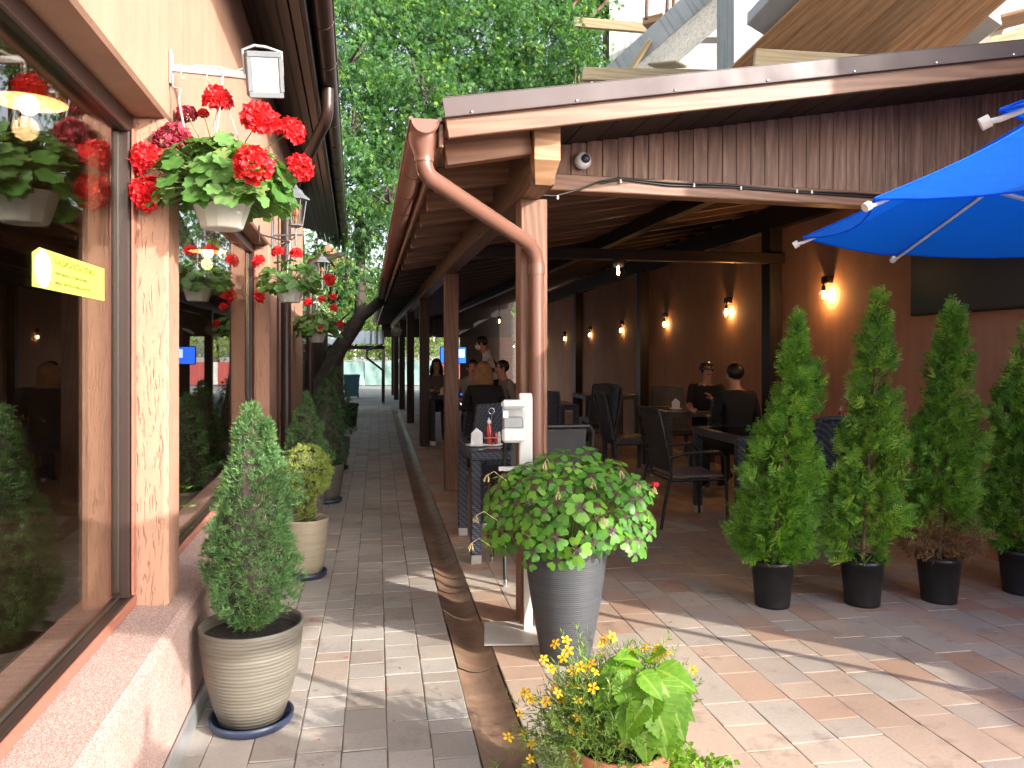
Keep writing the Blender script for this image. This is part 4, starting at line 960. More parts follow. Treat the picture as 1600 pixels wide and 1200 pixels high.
basket('second hanging geranium basket, below the nearer wall lantern', c2,
    [(at(404, 409, D2), .060, 0), (at(434, 394, D2), .055, 0), (at(463, 397, D2), .056, 0), (at(408, 462, D2), .062, 0), (at(514, 437, D2), .055, 0)], 110, .27, .118, c2 + Vector((0, 0, .36)), 22, squash=.75)
D3 = 9.3; c3 = at(495, 520, D3)
basket('farthest hanging geranium basket, beside the second lantern post', c3,
    [(at(482, 473, D3), .06, 0), (at(503, 468, D3), .05, 0), (at(520, 464, D3), .05, 0), (at(521, 482, D3), .055, 0), (at(500, 514, D3 - .2), .06, 0), (at(531, 507, D3), .05, 0)], 95, .27, .115, c3 + Vector((0, 0, .38)), 23, leaf_s=(.035, .055), squash=.9)
# wall arms that carry the baskets
def arm(name, label, wall_pt, tip, sec=0.026, mt='white_paint'):
    t = thing(name, label, 'bracket', wall_pt); v = Vector(tip) - Vector(wall_pt)
    m = MB(); m.beam((0, 0, 0), v, sec * .8, sec, .002); m.build('bar', mt, t)
    m = MB(); m.box((0.002, 0, 0), (.006, .045, .13), .002, rot=Matrix.Rotation(LB.a, 3, 'Z')); m.build('wall_plate', mt, t); return t, v
wp = LB.w(0.004, 0.06, 2.615); tp = LB.w(0.345, 0.06, 2.60)
a1, v1 = arm('bracket_arm', 'weathered white arm fixed to the stucco, holding the floodlight and nearest basket', wp, tp)
m = MB()
for f in (.12, .40): b = v1 * f; m.tube([b + Vector((0, -.012, .02)), b + Vector((0, -.014, -.03)), b + Vector((.006, -.012, -.045)), b + Vector((.012, -.008, -.03))], .0028, 5)
m.tube([v1 * .25 + Vector((0, 0, .018)), v1 * .5 + Vector((0, 0, .022)), v1 * .72 + Vector((0, 0, .014)), v1 * .86 + Vector((0, 0, .04)), v1 + Vector((0, 0, .062))], .006, 6)
m.tube([v1 * .03 + Vector((0, -.02, -.03)), v1 * .04 + Vector((0, -.02, -.08)), v1 * .12 + Vector((0, -.02, -.085)), v1 * .10 + Vector((0, -.02, -.13)), v1 * .16 + Vector((0, -.02, -.24))], .005, 6)
m.build('hooks_and_cable', 'cable_grey', a1)
w2p = LB.w(0.004, 2.95, c2.z + .37); arm('bracket_arm', 'thin dark arm holding the second geranium basket', w2p, Vector((c2.x, c2.y, c2.z + .37)), .012, 'dark_brown_metal')
w3p = LB.w(-0.42, 6.05, c3.z + .39); w3p = Vector((c3.x - .33, c3.y + .03, c3.z + .39)); arm('bracket_arm', 'thin dark arm holding the farthest geranium basket', w3p, Vector((c3.x, c3.y, c3.z + .39)), .012, 'dark_brown_metal')
# floodlight
fc = at(414, 117, 3.02); fl_ = thing('floodlight', 'small grey LED floodlight on the arm above the nearest basket', 'floodlight', fc)
fl_.rotation_mode = 'QUATERNION'; nrm = Vector((.30, -.80, -.30)).normalized(); zq = nrm.to_track_quat('Z', 'Y'); fl_.rotation_quaternion = zq @ Quaternion((0, 0, 1), R(8))
W, H_ = .138, .168
m = MB(); m.box((0, 0, -.014), (W, H_, .028), .008)
for k in range(6): m.box((-W * .36 + k * W * .145, 0, -.036), (.006, H_ * .7, .022), .001)
m.build('body', 'lantern_grey', fl_)
m = MB(); w, h = W * .36, H_ * .37; i = .012
m.add([(-w, -h, .0015), (w, -h, .0015), (w, h, .0015), (-w, h, .0015), (-i, -i * 1.4, -.012 + .0135), (i, -i * 1.4, .0015), (i, i * 1.4, .0015), (-i, i * 1.4, .0015)], [[4, 5, 6, 7]])
for (a, b, c, d) in ((-w, -h, w, -h), (w, -h, w, h), (w, h, -w, h), (-w, h, -w, -h)):
    s = 0.22; m.add([(a, b, .010), (c, d, .010), (c * s, d * s, .002), (a * s, b * s, .002)], [[0, 1, 2, 3]])
m.build('reflector', 'corrugated', fl_)
m = MB()
for (x, y, sx, sy) in ((0, h + .012, W - .006, .022), (0, -h - .012, W - .006, .022), (w + .010, 0, .018, 2 * h + .004), (-w - .010, 0, .018, 2 * h + .004)): m.box((x, y, .006), (sx, sy, .014), .003)
m.build('bezel', 'lantern_grey', fl_)
m = MB(); m.tube([(-W * .52, 0, -.02), (-W * .52, H_ * .52, -.03), (-W * .2, H_ * .62, -.03), (W * .1, H_ * .60, -.03), (W * .52, H_ * .5, -.02), (W * .52, 0, -.02)], .006, 6); m.build('yoke', 'grey_metal', fl_)

# wall lanterns
def lantern(label, wallpt, c, s=1.0):
    """c: centre of the glass body"""
    t = thing('wall_lantern', label, 'lantern', c, LB.a, 'wall lanterns on the restaurant'); v = LB.m.inverted().to_3x3() @ (Vector(wallpt) - Vector(c))
    def hexf(pr, n=6): return pr
    m = MB(); m.lathe([(.125 * s, .115 * s), (.122 * s, .128 * s), (.075 * s, .165 * s), (.055 * s, .200 * s), (.050 * s, .203 * s), (.020 * s, .225 * s), (.008 * s, .25 * s), (.001, .27 * s)], 6, sm=False); m.lathe([(.001, .112 * s), (.125 * s, .115 * s)], 6, sm=False); m.build('roof', 'lantern_grey', t)
    m = MB(); m.lathe([(.060 * s, -.115 * s), (.092 * s, .112 * s)], 6, sm=False); m.build('glass', 'lantern_glass', t)
    m = MB()
    for k in range(6):
        a = k * math.pi / 3; m.tube([(.061 * s * math.cos(a), .061 * s * math.sin(a), -.118 * s), (.094 * s * math.cos(a), .094 * s * math.sin(a), .112 * s)], .005 * s, 5)
    m.lathe([(.001, -.135 * s), (.04 * s, -.135 * s), (.066 * s, -.122 * s), (.066 * s, -.112 * s), (.001, -.112 * s)], 6, sm=False); m.build('cage', 'lantern_grey', t)
    m = MB(); m.ell((0, 0, .0), (.030 * s, .030 * s, .045 * s), 10, 8); m.tube([(0, 0, -.11 * s), (0, 0, -.04 * s)], .014 * s, 8); m.build('bulb', 'endgrain', t)
    m = MB(); w = Vector((v.x, v.y, v.z)); m.tube([(0, 0, -.135 * s), (0, 0, -.30 * s)], .010 * s, 8); m.tube([(w.x, w.y, -.20 * s), (.06 * s, 0, -.20 * s)], .009 * s, 8)
    sp = [(w.x * (.85 - .05 * q) + .035 * s * math.cos(q) * (1 - q / 9), w.y * .8, -.26 * s + .035 * s * math.sin(q) * (1 - q / 9)) for q in np.linspace(0, 8, 26)]; m.tube(sp, .005 * s, 5)
    m.tube([(w.x, w.y, -.36 * s), (w.x * .6, w.y, -.33 * s), (w.x * .3, w.y * .5, -.26 * s), (0, 0, -.22 * s)], .006 * s, 6); m.build('arm', 'lantern_grey', t)
    m = MB(); m.box((w.x + .008, w.y, -.20 * s), (.016, .085 * s, .26 * s), .006); m.build('wall_plate', 'lantern_grey', t); return t
lc = at(462, 332, 6.75); lantern('nearer wall lantern with an amber bulb above the second basket', LB.w(0.0, 3.87, lc.z), lc, 0.95)
lc = at(503, 422, 10.3); lantern('farther wall lantern above the last geranium basket', LB.w(-0.0, 7.6, lc.z), lc, 0.85)

# ---------------- yellow notice on the first window
st_ = thing('window_notice', 'yellow printed notice stuck on the nearest window', 'sticker', LB.w(-0.1535, -0.86, 1.68), LB.a)
sw, sh = .63, .113
m = MB(); V = [(0, 0, 0), (0, sw, 0), (0, sw, sh), (0, .05, sh), (0, 0, sh - .02)]
m.add([(v[0] + .0006, v[1], v[2]) for v in V] + V, [[0, 1, 2, 3, 4], [9, 8, 7, 6, 5]]); m.build('sheet', 'sticker_yellow', st_)
m = MB(); n = 28; m.add([(.0012, .075 + .062 * math.cos(2 * math.pi * k / n), sh * .5 + sh * .47 * math.sin(2 * math.pi * k / n)) for k in range(n)], [list(range(n))]); m.build('logo_disc', 'sticker_white', st_)
def text(s, size, loc, mat, parent, rot, name='lettering', ext=0.0004, ax='LEFT', sx=1.0):
    cu = bpy.data.curves.new('t', 'FONT'); cu.body = s; cu.size = size; cu.align_x = ax; cu.resolution_u = 2
    o = bpy.data.objects.new('t', cu); COL.objects.link(o); bpy.context.view_layer.update()
    me = bpy.data.meshes.new_from_object(o.evaluated_get(bpy.context.evaluated_depsgraph_get())); bpy.data.objects.remove(o); bpy.data.curves.remove(cu)
    me.materials.clear(); me.materials.append(MATS[mat]); q = bpy.data.objects.new(name, me); COL.objects.link(q); q.parent = parent; q.location = loc; q.rotation_euler = rot; q.scale = (sx, 1, 1); return q
TR = (R(90), 0, R(90))
text('VĂ RUGĂM SĂ PĂSTRAȚI DISTANȚA!', .0300, (.0014, .160, .076), 'print_olive', st_, TR, sx=.74)
text('Pentru siguranța ta, te rugăm să aștepți', .0185, (.0014, .165, .048), 'print_olive', st_, TR, sx=.95)
text('distanța 2 metri față de ceilalți sau de o masă', .0175, (.0014, .165, .020), 'print_olive', st_, TR, sx=1.0)
text('2 m', .030, (.0016, .050, .045), 'print_grey', st_, TR)
m = MB(); m.add([(.0016, .03, .062), (.0016, .045, .07), (.0016, .045, .054)], [[0, 1, 2]]); m.add([(.0016, .12, .062), (.0016, .105, .054), (.0016, .105, .07)], [[0, 1, 2]]); m.build('arrows', 'print_grey', st_)

# ---------------- inside the windows
def curtain(label, x, y0, y1, z0, z1, tie=True):
    n = 46; V = []; F = []; zs = np.linspace(z1, z0, 14)
    for i, z in enumerate(zs):
        f = i / 13; k = 1.0 - (.62 * math.exp(-((f - .62) / .30) ** 2) if tie else 0)
        for j in range(n):
            q = j / (n - 1); V.append((x + .035 * math.sin(q * 34), y0 + (y1 - y0) * q * k, z))
    for i in range(13):
        for j in range(n - 1): a = i * n + j; F.append([a, a + n, a + n + 1, a + 1])
    m = MB(); m.add([LB.w(*v) for v in V], F, 0, True); o = m.build('curtain', 'curtain'); return tag(o, label, 'curtain', 'curtains behind the windows')
curtain('tied beige curtain behind the nearest window', -.36, -1.35, -.66, .55, 2.5)
curtain('beige curtain at the near side of the second window', -.36, .45, 1.15, .55, 2.5)
def pendant(label, p, s=1.0):
    t = thing('pendant_lamp', label, 'lamp', p, 0, 'pendant lamps inside the restaurant')
    m = MB(); m.lathe([(.20 * s, -.02), (.19 * s, .0), (.11 * s, .10 * s), (.05 * s, .14 * s), (.03 * s, .17 * s)], 24); m.build('shade', 'tile_clay', t)
    m = MB(); m.ell((0, 0, -.03), (.055 * s, .055 * s, .060 * s), 14, 10); m.build('bulb', 'pendant_glow', t)
    m = MB(); m.tube([(0, 0, .16 * s), (0, 0, 2.98 - p[2])], .006, 6); m.build('cord', 'cable_black', t)
    ld = bpy.data.lights.new('pendant_light', 'POINT'); ld.energy = 14.0; ld.color = (1.0, .66, .34); ld.shadow_soft_size = .05; lo = bpy.data.objects.new('bulb_light', ld); COL.objects.link(lo); lo.parent = t; lo.location = (0, 0, -.13)
pendant('lit pendant lamp with a clay shade behind the nearest window', LB.w(-.62, .38, 2.56), .72)
pendant('lit pendant lamp behind the second window', LB.w(-.55, 4.05, 2.40), .8)
ip = thing('window_sill_pot', 'clay pot of yellow flowers on the inner sill of the second window', 'flower pot', LB.w(-.27, 1.2, SILL + .016))
m = MB(); m.lathe(circle_pot([(.05, 0), (.075, .10), (.08, .12)], .006), 24); m.build('pot', 'terracotta_pot', ip)
n = 220; P = rng.normal(size=(n, 3)) * np.array([.05, .07, .05]) + np.array([0, 0, .18]); V, F = leaves(P, rdir(n) + np.array([0, 0, .8]), rdir(n), np.full(n, .06), np.full(n, .012)); tag(fmesh('foliage', V, F, 'bidens_leaf', ip, rng.random(n)), kind='stuff')
for k in range(9):
    o = bpy.data.objects.new('flower', smd); COL.objects.link(o); o.parent = ip; o.location = (random.uniform(-.03, .06), random.uniform(-.09, .09), .22 + random.uniform(0, .05)); o.scale = (.028,) * 3; o.rotation_euler = (random.uniform(-.5, .5), .6, 0)
# a dining table inside the first window
it = thing('indoor_table', 'wooden table inside the restaurant, seen through the nearest window', 'table', LB.w(-1.1, -.75, 0.05), LB.a)
m = MB(); m.box((0, 0, .72), (.75, .9, .045), .006); m.build('table_top', 'pine_stain', it)
for sx in (-1, 1):
    for sy in (-1, 1): m = MB(); m.box((sx * .31, sy * .38, .35), (.07, .07, .70), .006); m.build('leg', 'pine_stain', it)

# ---------------- hand sanitiser stand
hs = thing('sanitiser_stand', 'white hand sanitiser stand in front of the pavilion post', 'sanitiser stand', G(821, 988), R(-8))
m = MB(); m.box((-.06, -.03, .008), (.32, .34, .010), .003); m.build('base_plate', 'white_paint', hs)
m = MB(); m.box((0, 0, 1.08), (.070, .016, .40), .012); m.box((.014, .0, .44), (.046, .014, .88), .003); m.box((.034, .010, .64), (.008, .030, 1.24), .002); m.build('upright', 'white_paint', hs)
m = MB(); m.box((-.075, -.06, .885), (.14, .12, .008), .003); m.box((-.075, -.118, .893), (.14, .004, .016), .001); m.build('drip_tray', 'white_paint', hs)
dsp = MB(); dsp.box((-.068, -.062, 1.225), (.125, .10, .045), .016); dsp.box((-.068, -.062, 1.063), (.118, .092, .075), .014); dsp.box((-.068, -.016, 1.14), (.11, .012, .17), .003); db = dsp.build('dispenser', 'white_plastic', hs)
m = MB(); m.box((-.068, -.066, 1.152), (.119, .088, .105), .010); m.build('clear_tank', 'clear_glass', db)
m = MB(); m.box((-.068, -.060, 1.130), (.104, .074, .058), .006); m.build('liquid', 'grey_metal', db)
m = MB(); m.box((-.108, -.1115, 1.175), (.026, .002, .034), .0); m.build('label_square', 'sticker_white', db)
# ================================================================== INSIDE THE PAVILION
random.seed(31); rng = np.random.default_rng(31)
def sconce(label, px, py, near):
    d = FPX * 4.3 / (px - 620) - 0.15; p = at(px, py, d)
    # foot on the wall face
    loc = BW.m.inverted() @ p; w = BW.w(0.0, loc.y + 0.02, p.z + 0.145)
    t = thing('wall_sconce', label, 'wall lamp', p, BW.a, 'bare-bulb sconces along the terracotta wall'); v = BW.m.inverted().to_3x3() @ (w - p)
    m = MB(); m.box((v.x - .035, v.y, v.z), (.07, .11, .075), .006); m.build('wall_box', 'black_metal', t)
    m = MB(); m.tube([(v.x - .05, v.y, v.z), (0.02, 0, v.z + .005), (0, 0, v.z - .02), (0, 0, .055)], .008, 6); m.tube([(0, 0, .035), (0, 0, .085)], .020, 10); m.build('arm', 'black_metal', t)
    m = MB(); m.lathe([(.001, -.045), (.012, -.040), (.020, -.015), (.017, .012), (.010, .036)], 10); m.build('bulb', 'bulb_warm' if near else 'bulb_far', t)
    m = MB()
    if near:
        for k in range(6):
            a = k * math.pi / 3; m.tube([(.018 * math.cos(a), .018 * math.sin(a), .05), (.052 * math.cos(a), .052 * math.sin(a), .0), (.040 * math.cos(a), .040 * math.sin(a), -.045), (.008 * math.cos(a), .008 * math.sin(a), -.075)], .0022, 4)
        m.build('cage', 'black_metal', t)
        ld = bpy.data.lights.new('sconce_light', 'POINT'); ld.energy = 4.5; ld.color = (1.0, .50, .16); ld.shadow_soft_size = .02
        lo = bpy.data.objects.new('bulb_light', ld); COL.objects.link(lo); lo.parent = t; lo.location = (.055, 0, -.01)
    return t
sc = [(1287, 460), (1135, 487), (1038, 506), (970, 516), (921, 523), (882, 529), (852, 534), (826, 538), (803, 541), (789, 544)]
ordn = ['nearest', 'second', 'third', 'fourth', 'fifth', 'sixth', 'seventh', 'eighth', 'ninth', 'tenth']
for i, (x, y) in enumerate(sc): sconce(f'{ordn[i]} wall sconce counting from the television, glowing orange', x, y, i < 7)
def ceil_lamp(label, p):
    t = thing('ceiling_lamp', label, 'ceiling lamp', p, 0, 'glass ceiling lamps of the pavilion')
    lx = PV.m.inverted() @ p; top = .135
    if p.y > 12: m = MB(); m.tube([(0, 0, top), (0, 0, roofz(lx.x) - p.z)], .008, 6); m.build('rod', 'black_metal', t)
    else: bar('tie_beam', (0.0, lx.y, p.z + .19), (4.1, lx.y, p.z + .19), .12, .11, 'ceiling_dark', pv)
    m = MB(); m.lathe([(.001, top), (.06, top), (.06, .075), (.055, .065), (.001, .065)], 16); m.build('base', 'alu', t)
    m = MB(); m.ell((0, 0, 0), (.075, .075, .062), 16, 10); m.build('globe', 'clear_glass', t)
    m = MB(); m.ell((0, 0, 0), (.016, .016, .030), 8, 8); m.tube([(0, 0, .02), (0, 0, .08)], .012, 8); m.build('bulb', 'bulb_warm', t)
for lab, px, py, d in (('nearest ceiling lamp with a clear globe', 966, 426, 8.4), ('second ceiling lamp, farther along', 780, 503, 20.0), ('third ceiling lamp over the seated group', 714, 522, 21.6), ('fourth ceiling lamp, farthest', 678, 531, 23.4)): ceil_lamp(lab, at(px, py, d))
# televisions
tv = thing('television', 'large black television on the terracotta wall at the right', 'television', BW.w(-.05, 0, 0), BW.a)
y0, y1, z0, z1 = -.10, 1.20, 1.795, 2.56
m = MB(); m.box((0, (y0 + y1) / 2, (z0 + z1) / 2), (.05, y1 - y0, z1 - z0), .006); m.build('case', 'black_plastic', tv)
m = MB(); m.box((-.0265, (y0 + y1) / 2, (z0 + z1) / 2 + .004), (.003, y1 - y0 - .024, z1 - z0 - .034), .0); m.build('screen', 'tv_screen', tv)
m = MB(); m.box((-.0270, (y0 + y1) / 2, z0 + .006), (.004, .09, .006), .001); m.build('badge', 'alu', tv)
p = at(708, 555, 21.5); t2 = thing('television', 'small television showing a bright blue picture at the far end of the pavilion', 'television', p, R(8))
m = MB(); m.box((0, 0, 0), (.74, .06, .47), .008); m.build('case', 'black_plastic', t2)
m = MB(); m.box((0, -.032, 0), (.70, .004, .43), 0); m.build('screen', 'tv_blue', t2)
m = MB(); m.box((.13, -.0355, .05), (.36, .003, .22), 0); m.build('picture', 'tv_pale', t2)
m = MB(); m.tube([(0, .03, .2), (0, .03, 1.25)], .02, 8); m.build('hanger', 'black_metal', t2)
# ---------------- furniture
def table(label, x0, y0, x1, y1, h=.80, rot=0.0, legs=True):
    t = thing('rattan_table', label, 'table', ((x0 + x1) / 2, (y0 + y1) / 2, 0), rot, 'dark rattan dining tables'); w = (x1 - x0); l = (y1 - y0); b = .075
    m = MB(); m.box((0, -l / 2 + b / 2, h - .035), (w, b, .07), .008); m.box((0, l / 2 - b / 2, h - .035), (w, b, .07), .008); m.box((-w / 2 + b / 2, 0, h - .035), (b, l - 2 * b, .068), .006); m.box((w / 2 - b / 2, 0, h - .035), (b, l - 2 * b, .068), .006); m.build('rim', 'rattan', t)
    m = MB(); m.box((0, 0, h - .004), (w - 2 * b + .02, l - 2 * b + .02, .008), 0); m.build('glass_top', 'table_glass', t)
    m = MB(); m.box((0, 0, h - .035), (w - 2 * b, l - 2 * b, .03), 0); m.build('under_tray', 'rattan', t)
    for sx in (-1, 1):
        for sy in (-1, 1):
            m = MB(); m.box((sx * (w / 2 - b / 2), sy * (l / 2 - b / 2), (h - .07) / 2 + .03), (b - .004, b - .004, h - .13), .006); lg = m.build('leg', 'rattan', t)
            m = MB(); m.box((sx * (w / 2 - b / 2), sy * (l / 2 - b / 2), .0325), (b + .002, b + .002, .065), .003); m.build('metal_foot', 'alu', lg)
    return t
T1 = table('rattan table behind the sanitiser stand, napkins and ketchup on it', .655, 5.50, 1.585, 6.45)
T2 = table('rattan table behind the leftmost thuja', 2.93, 6.05, 3.88, 7.0)
T3 = table('dark table between the seated couple by the wall', 3.35, 8.75, 4.32, 9.65)
T4 = table('dark table in the middle of the pavilion between tall chairs', 1.75, 10.1, 2.65, 11.0)
T5 = table('dark table by the wall past the couple', 3.3, 12.2, 4.2, 13.1)
T6 = table('dark table of the group being served', .98, 10.25, 1.88, 11.15)
T7 = table('dark table of the dark-haired woman at the lane side', .85, 12.6, 1.6, 13.4)
def armchair(label, loc, rz):
    t = thing('metal_armchair', label, 'chair', loc, rz, 'black metal armchairs'); W = .29
    m = MB(); m.box((0, .02, .46), (.50, .46, .022), .008); m.build('seat', 'seat_fabric', t)
    m = MB(); V = []; F = []; n = 7
    for i in range(n):
        z = .50 + .50 * i / (n - 1); yb = -.215 - .11 * (i / (n - 1)) ** 1.4
        for x in (-.245, -.12, 0, .12, .245): V.append((x, yb - .02 * (1 - (x / .245) ** 2), z))
    for i in range(n - 1):
        for j in range(4): a = i * 5 + j; F.append([a, a + 1, a + 6, a + 5])
    m.add(V, F, 0, True); m.add([(v[0], v[1] - .006, v[2]) for v in V], [f[::-1] for f in F], 0, True); m.build('backrest', 'mesh_fabric', t)
    for s in (-1, 1):
        m = MB(); m.tube([(s * W, -.33, 0), (s * W, -.29, .25), (s * W, -.235, .50), (s * W, -.25, .62), (s * W, -.33, .98), (s * W * .9, -.345, 1.02)], .0135, 8); lg = m.build('rear_leg', 'black_metal', t)
        m = MB(); m.tube([(s * W, -.332, .0), (s * W, -.327, .045)], .016, 8); m.build('metal_foot', 'chrome', lg)
        m = MB(); m.tube([(s * W, .26, 0), (s * W, .245, .40), (s * W, .235, .62), (s * W, .19, .67), (s * W, -.10, .665), (s * W, -.255, .63)], .0135, 8); lg = m.build('front_leg', 'black_metal', t)
        m = MB(); m.tube([(s * W, .26, .0), (s * W, .258, .045)], .016, 8); m.build('metal_foot', 'chrome', lg)
    m = MB(); m.tube([(-W, .24, .44), (W, .24, .44)], .011, 6); m.tube([(-W, -.24, .44), (W, -.24, .44)], .011, 6); m.tube([(-W, -.24, .44), (-W, .24, .44)], .011, 6); m.tube([(W, -.24, .44), (W, .24, .44)], .011, 6); m.build('seat_frame', 'black_metal', t); m = MB(); m.tube([(-W * .9, -.345, 1.02), (W * .9, -.345, 1.02)], .0135, 8); m.build('top_rail', 'black_metal', t)
    return t
def rchair(label, loc, rz, group='dark rattan chairs'):
    t = thing('rattan_chair', label, 'chair', loc, rz, group)
    m = MB(); m.box((0, .02, .43), (.50, .50, .09), .02); m.build('seat', 'rattan', t)
    m = MB(); V = []; F = []; n = 8; prof = []
    for i in range(n):
        f = i / (n - 1); z = .46 + .54 * f; yb = -.23 - .09 * f; w = .24 * (1 - .10 * f ** 3)
        for x in np.linspace(-1, 1, 7): V.append((x * w, yb - .045 * (1 - x * x), z))
    for i in range(n - 1):
        for j in range(6): a = i * 7 + j; F.append([a, a + 1, a + 8, a + 7])
    m.add(V, F, 0, True); m.add([(v[0], v[1] + .028, v[2]) for v in V], [f[::-1] for f in F], 0, True)
    m.tube([(-.24, -.23, .46), (-.23, -.30, .80), (-.20, -.335, 1.0), (0, -.36, 1.01), (.20, -.335, 1.0), (.23, -.30, .80), (.24, -.23, .46)], .022, 6); m.build('backrest', 'rattan', t)
    for sx in (-1, 1):
        for sy in (-1, 1):
            m = MB(); m.box((sx * .22, .02 + sy * .22, .215), (.045, .045, .36), .004); lg = m.build('leg', 'rattan', t)
            m = MB(); m.box((sx * .22, .02 + sy * .22, .025), (.046, .046, .05), .003); m.build('metal_foot', 'alu', lg)
    return t
armchair('black metal armchair with a pinkish seat facing the table behind the thuja', (2.62, 6.42, 0), R(-90))
rchair('rattan chair pushed in behind the table with ketchup', (1.12, 6.85, 0), R(180))
rchair('rattan chair seen behind the second thuja', (3.42, 5.70, 0), R(5))
armchair('metal armchair standing at the near side of the table with ketchup', (1.10, 5.28, 0), R(0))
rchair('rattan chair of the man with his back turned', (3.72, 8.15, 0), 0)
rchair('rattan chair of the woman in dark glasses', (4.02, 10.15, 0), R(180))
rchair('tall rattan chair at the near side of the middle table', (2.0, 9.75, 0), 0)
rchair('tall rattan chair on the right of the middle table', (2.98, 10.55, 0), R(90))
rchair('rattan chair beside the table past the couple', (3.45, 11.85, 0), 0)
rchair('rattan chair of the blonde woman', (1.29, 9.72, 0), 0)
rchair('rattan chair by the dark table, left of the couple', (3.0, 9.2, 0), R(-90))
rchair('rattan chair behind the middle table', (2.2, 11.4, 0), R(180))
# table settings
def napkins(label, loc):
    t = thing('napkin_holder', label, 'napkin holder', loc); m = MB(); m.lathe([(.001, 0), (.06, 0), (.085, .010), (.083, .014), (.055, .008), (.001, .008)], 24); m.build('plate', 'napkin', t)
    m = MB()
    for k in range(6):
        a = -.3 + k * .11; M3 = Matrix.Rotation(a, 3, 'X') @ Matrix.Rotation(random.uniform(-.3, .3), 3, 'Z'); V = [M3 @ Vector(v) for v in ((-.045, 0, .01), (.045, 0, .01), (.040, .004, .10), (0, .002, .135 - .01 * abs(k - 2)), (-.040, .0, .095))]; m.add(V, [[0, 1, 2, 3, 4]]); m.add([v + Vector((0, .003, 0)) for v in V], [[4, 3, 2, 1, 0]])
    m.build('napkins', 'napkin', t)
def caddy(label, loc):
    t = thing('condiment_caddy', label, 'caddy', loc); m = MB(); m.lathe([(.001, 0), (.07, 0), (.085, .008), (.083, .012), (.001, .008)], 24); m.build('tray', 'napkin', t)
    m = MB(); m.lathe([(.001, .01), (.028, .01), (.030, .02), (.030, .115), (.024, .14), (.013, .160), (.013, .165)], 14, (-.02, 0, 0)); b = m.build('ketchup_bottle', 'ketchup', t); m = MB(); m.lathe([(.015, .165), (.015, .185), (.006, .190), (.005, .205), (.001, .206)], 10, (-.02, 0, 0)); m.build('cap', 'white_plastic', b)
    for k, (x, mt) in enumerate(((.030, 'ketchup'), (.055, 'white_plastic'))):
        m = MB(); m.lathe([(.001, .01), (.013, .01), (.014, .075), (.009, .090), (.009, .10), (.001, .102)], 10, (x, -.015, 0)); m.build('shaker', mt, t)
    m = MB(); m.tube([(0, 0, .01), (0, 0, .235)], .003, 5); m.tube([(.022 * math.cos(a), 0, .257 + .022 * math.sin(a)) for a in np.linspace(-1.4, 4.4, 14)], .003, 5)
    for s in (-1, 1): m.tube([(s * .06, -.03, .06), (s * .06, .03, .06)], .0025, 5); m.tube([(-.06, s * .03, .06), (.06, s * .03, .06)], .0025, 5)
    m.build('wire_frame', 'chrome', t)
q = G(745, 697, .80); napkins('white paper napkins standing on a saucer on the nearest table', (q.x, q.y, .801)); q = G(768, 696, .80); caddy('wire caddy with a ketchup bottle on the nearest table', (q.x, q.y, .801))
q = G(1302, 668, .80); caddy('wire caddy of bottles on the table behind the thujas', (q.x + .0, 6.5, .801))
caddy('wire caddy on the middle table', (2.2, 10.5, .801)); napkins('napkins on the table of the couple', (3.6, 9.1, .801)); napkins('white napkins on the table of the dark-haired woman', (1.05, 12.75, .801))
mn = thing('menu_pile', 'two green menus lying on the nearest table', 'menu', (1.32, 6.05, .801), R(12))
for k in range(3): m = MB(); m.box((random.uniform(-.01, .01), random.uniform(-.01, .01), .006 + k * .012), (.22, .31, .010), .002, rot=Matrix.Rotation(R(random.uniform(-6, 6)), 3, 'Z')); m.build('menu', 'menu_green', mn)
def tumbler(label, loc):
    t = thing('wine_glass', label, 'glass', loc, 0, 'glasses on the couple table'); m = MB(); m.lathe([(.001, 0), (.035, .002), (.005, .008), (.004, .08), (.03, .11), (.036, .15), (.031, .19)], 14); m.build('bowl', 'clear_glass', t)
tumbler('stemmed glass beside the woman in dark glasses', (3.62, 9.35, .801))
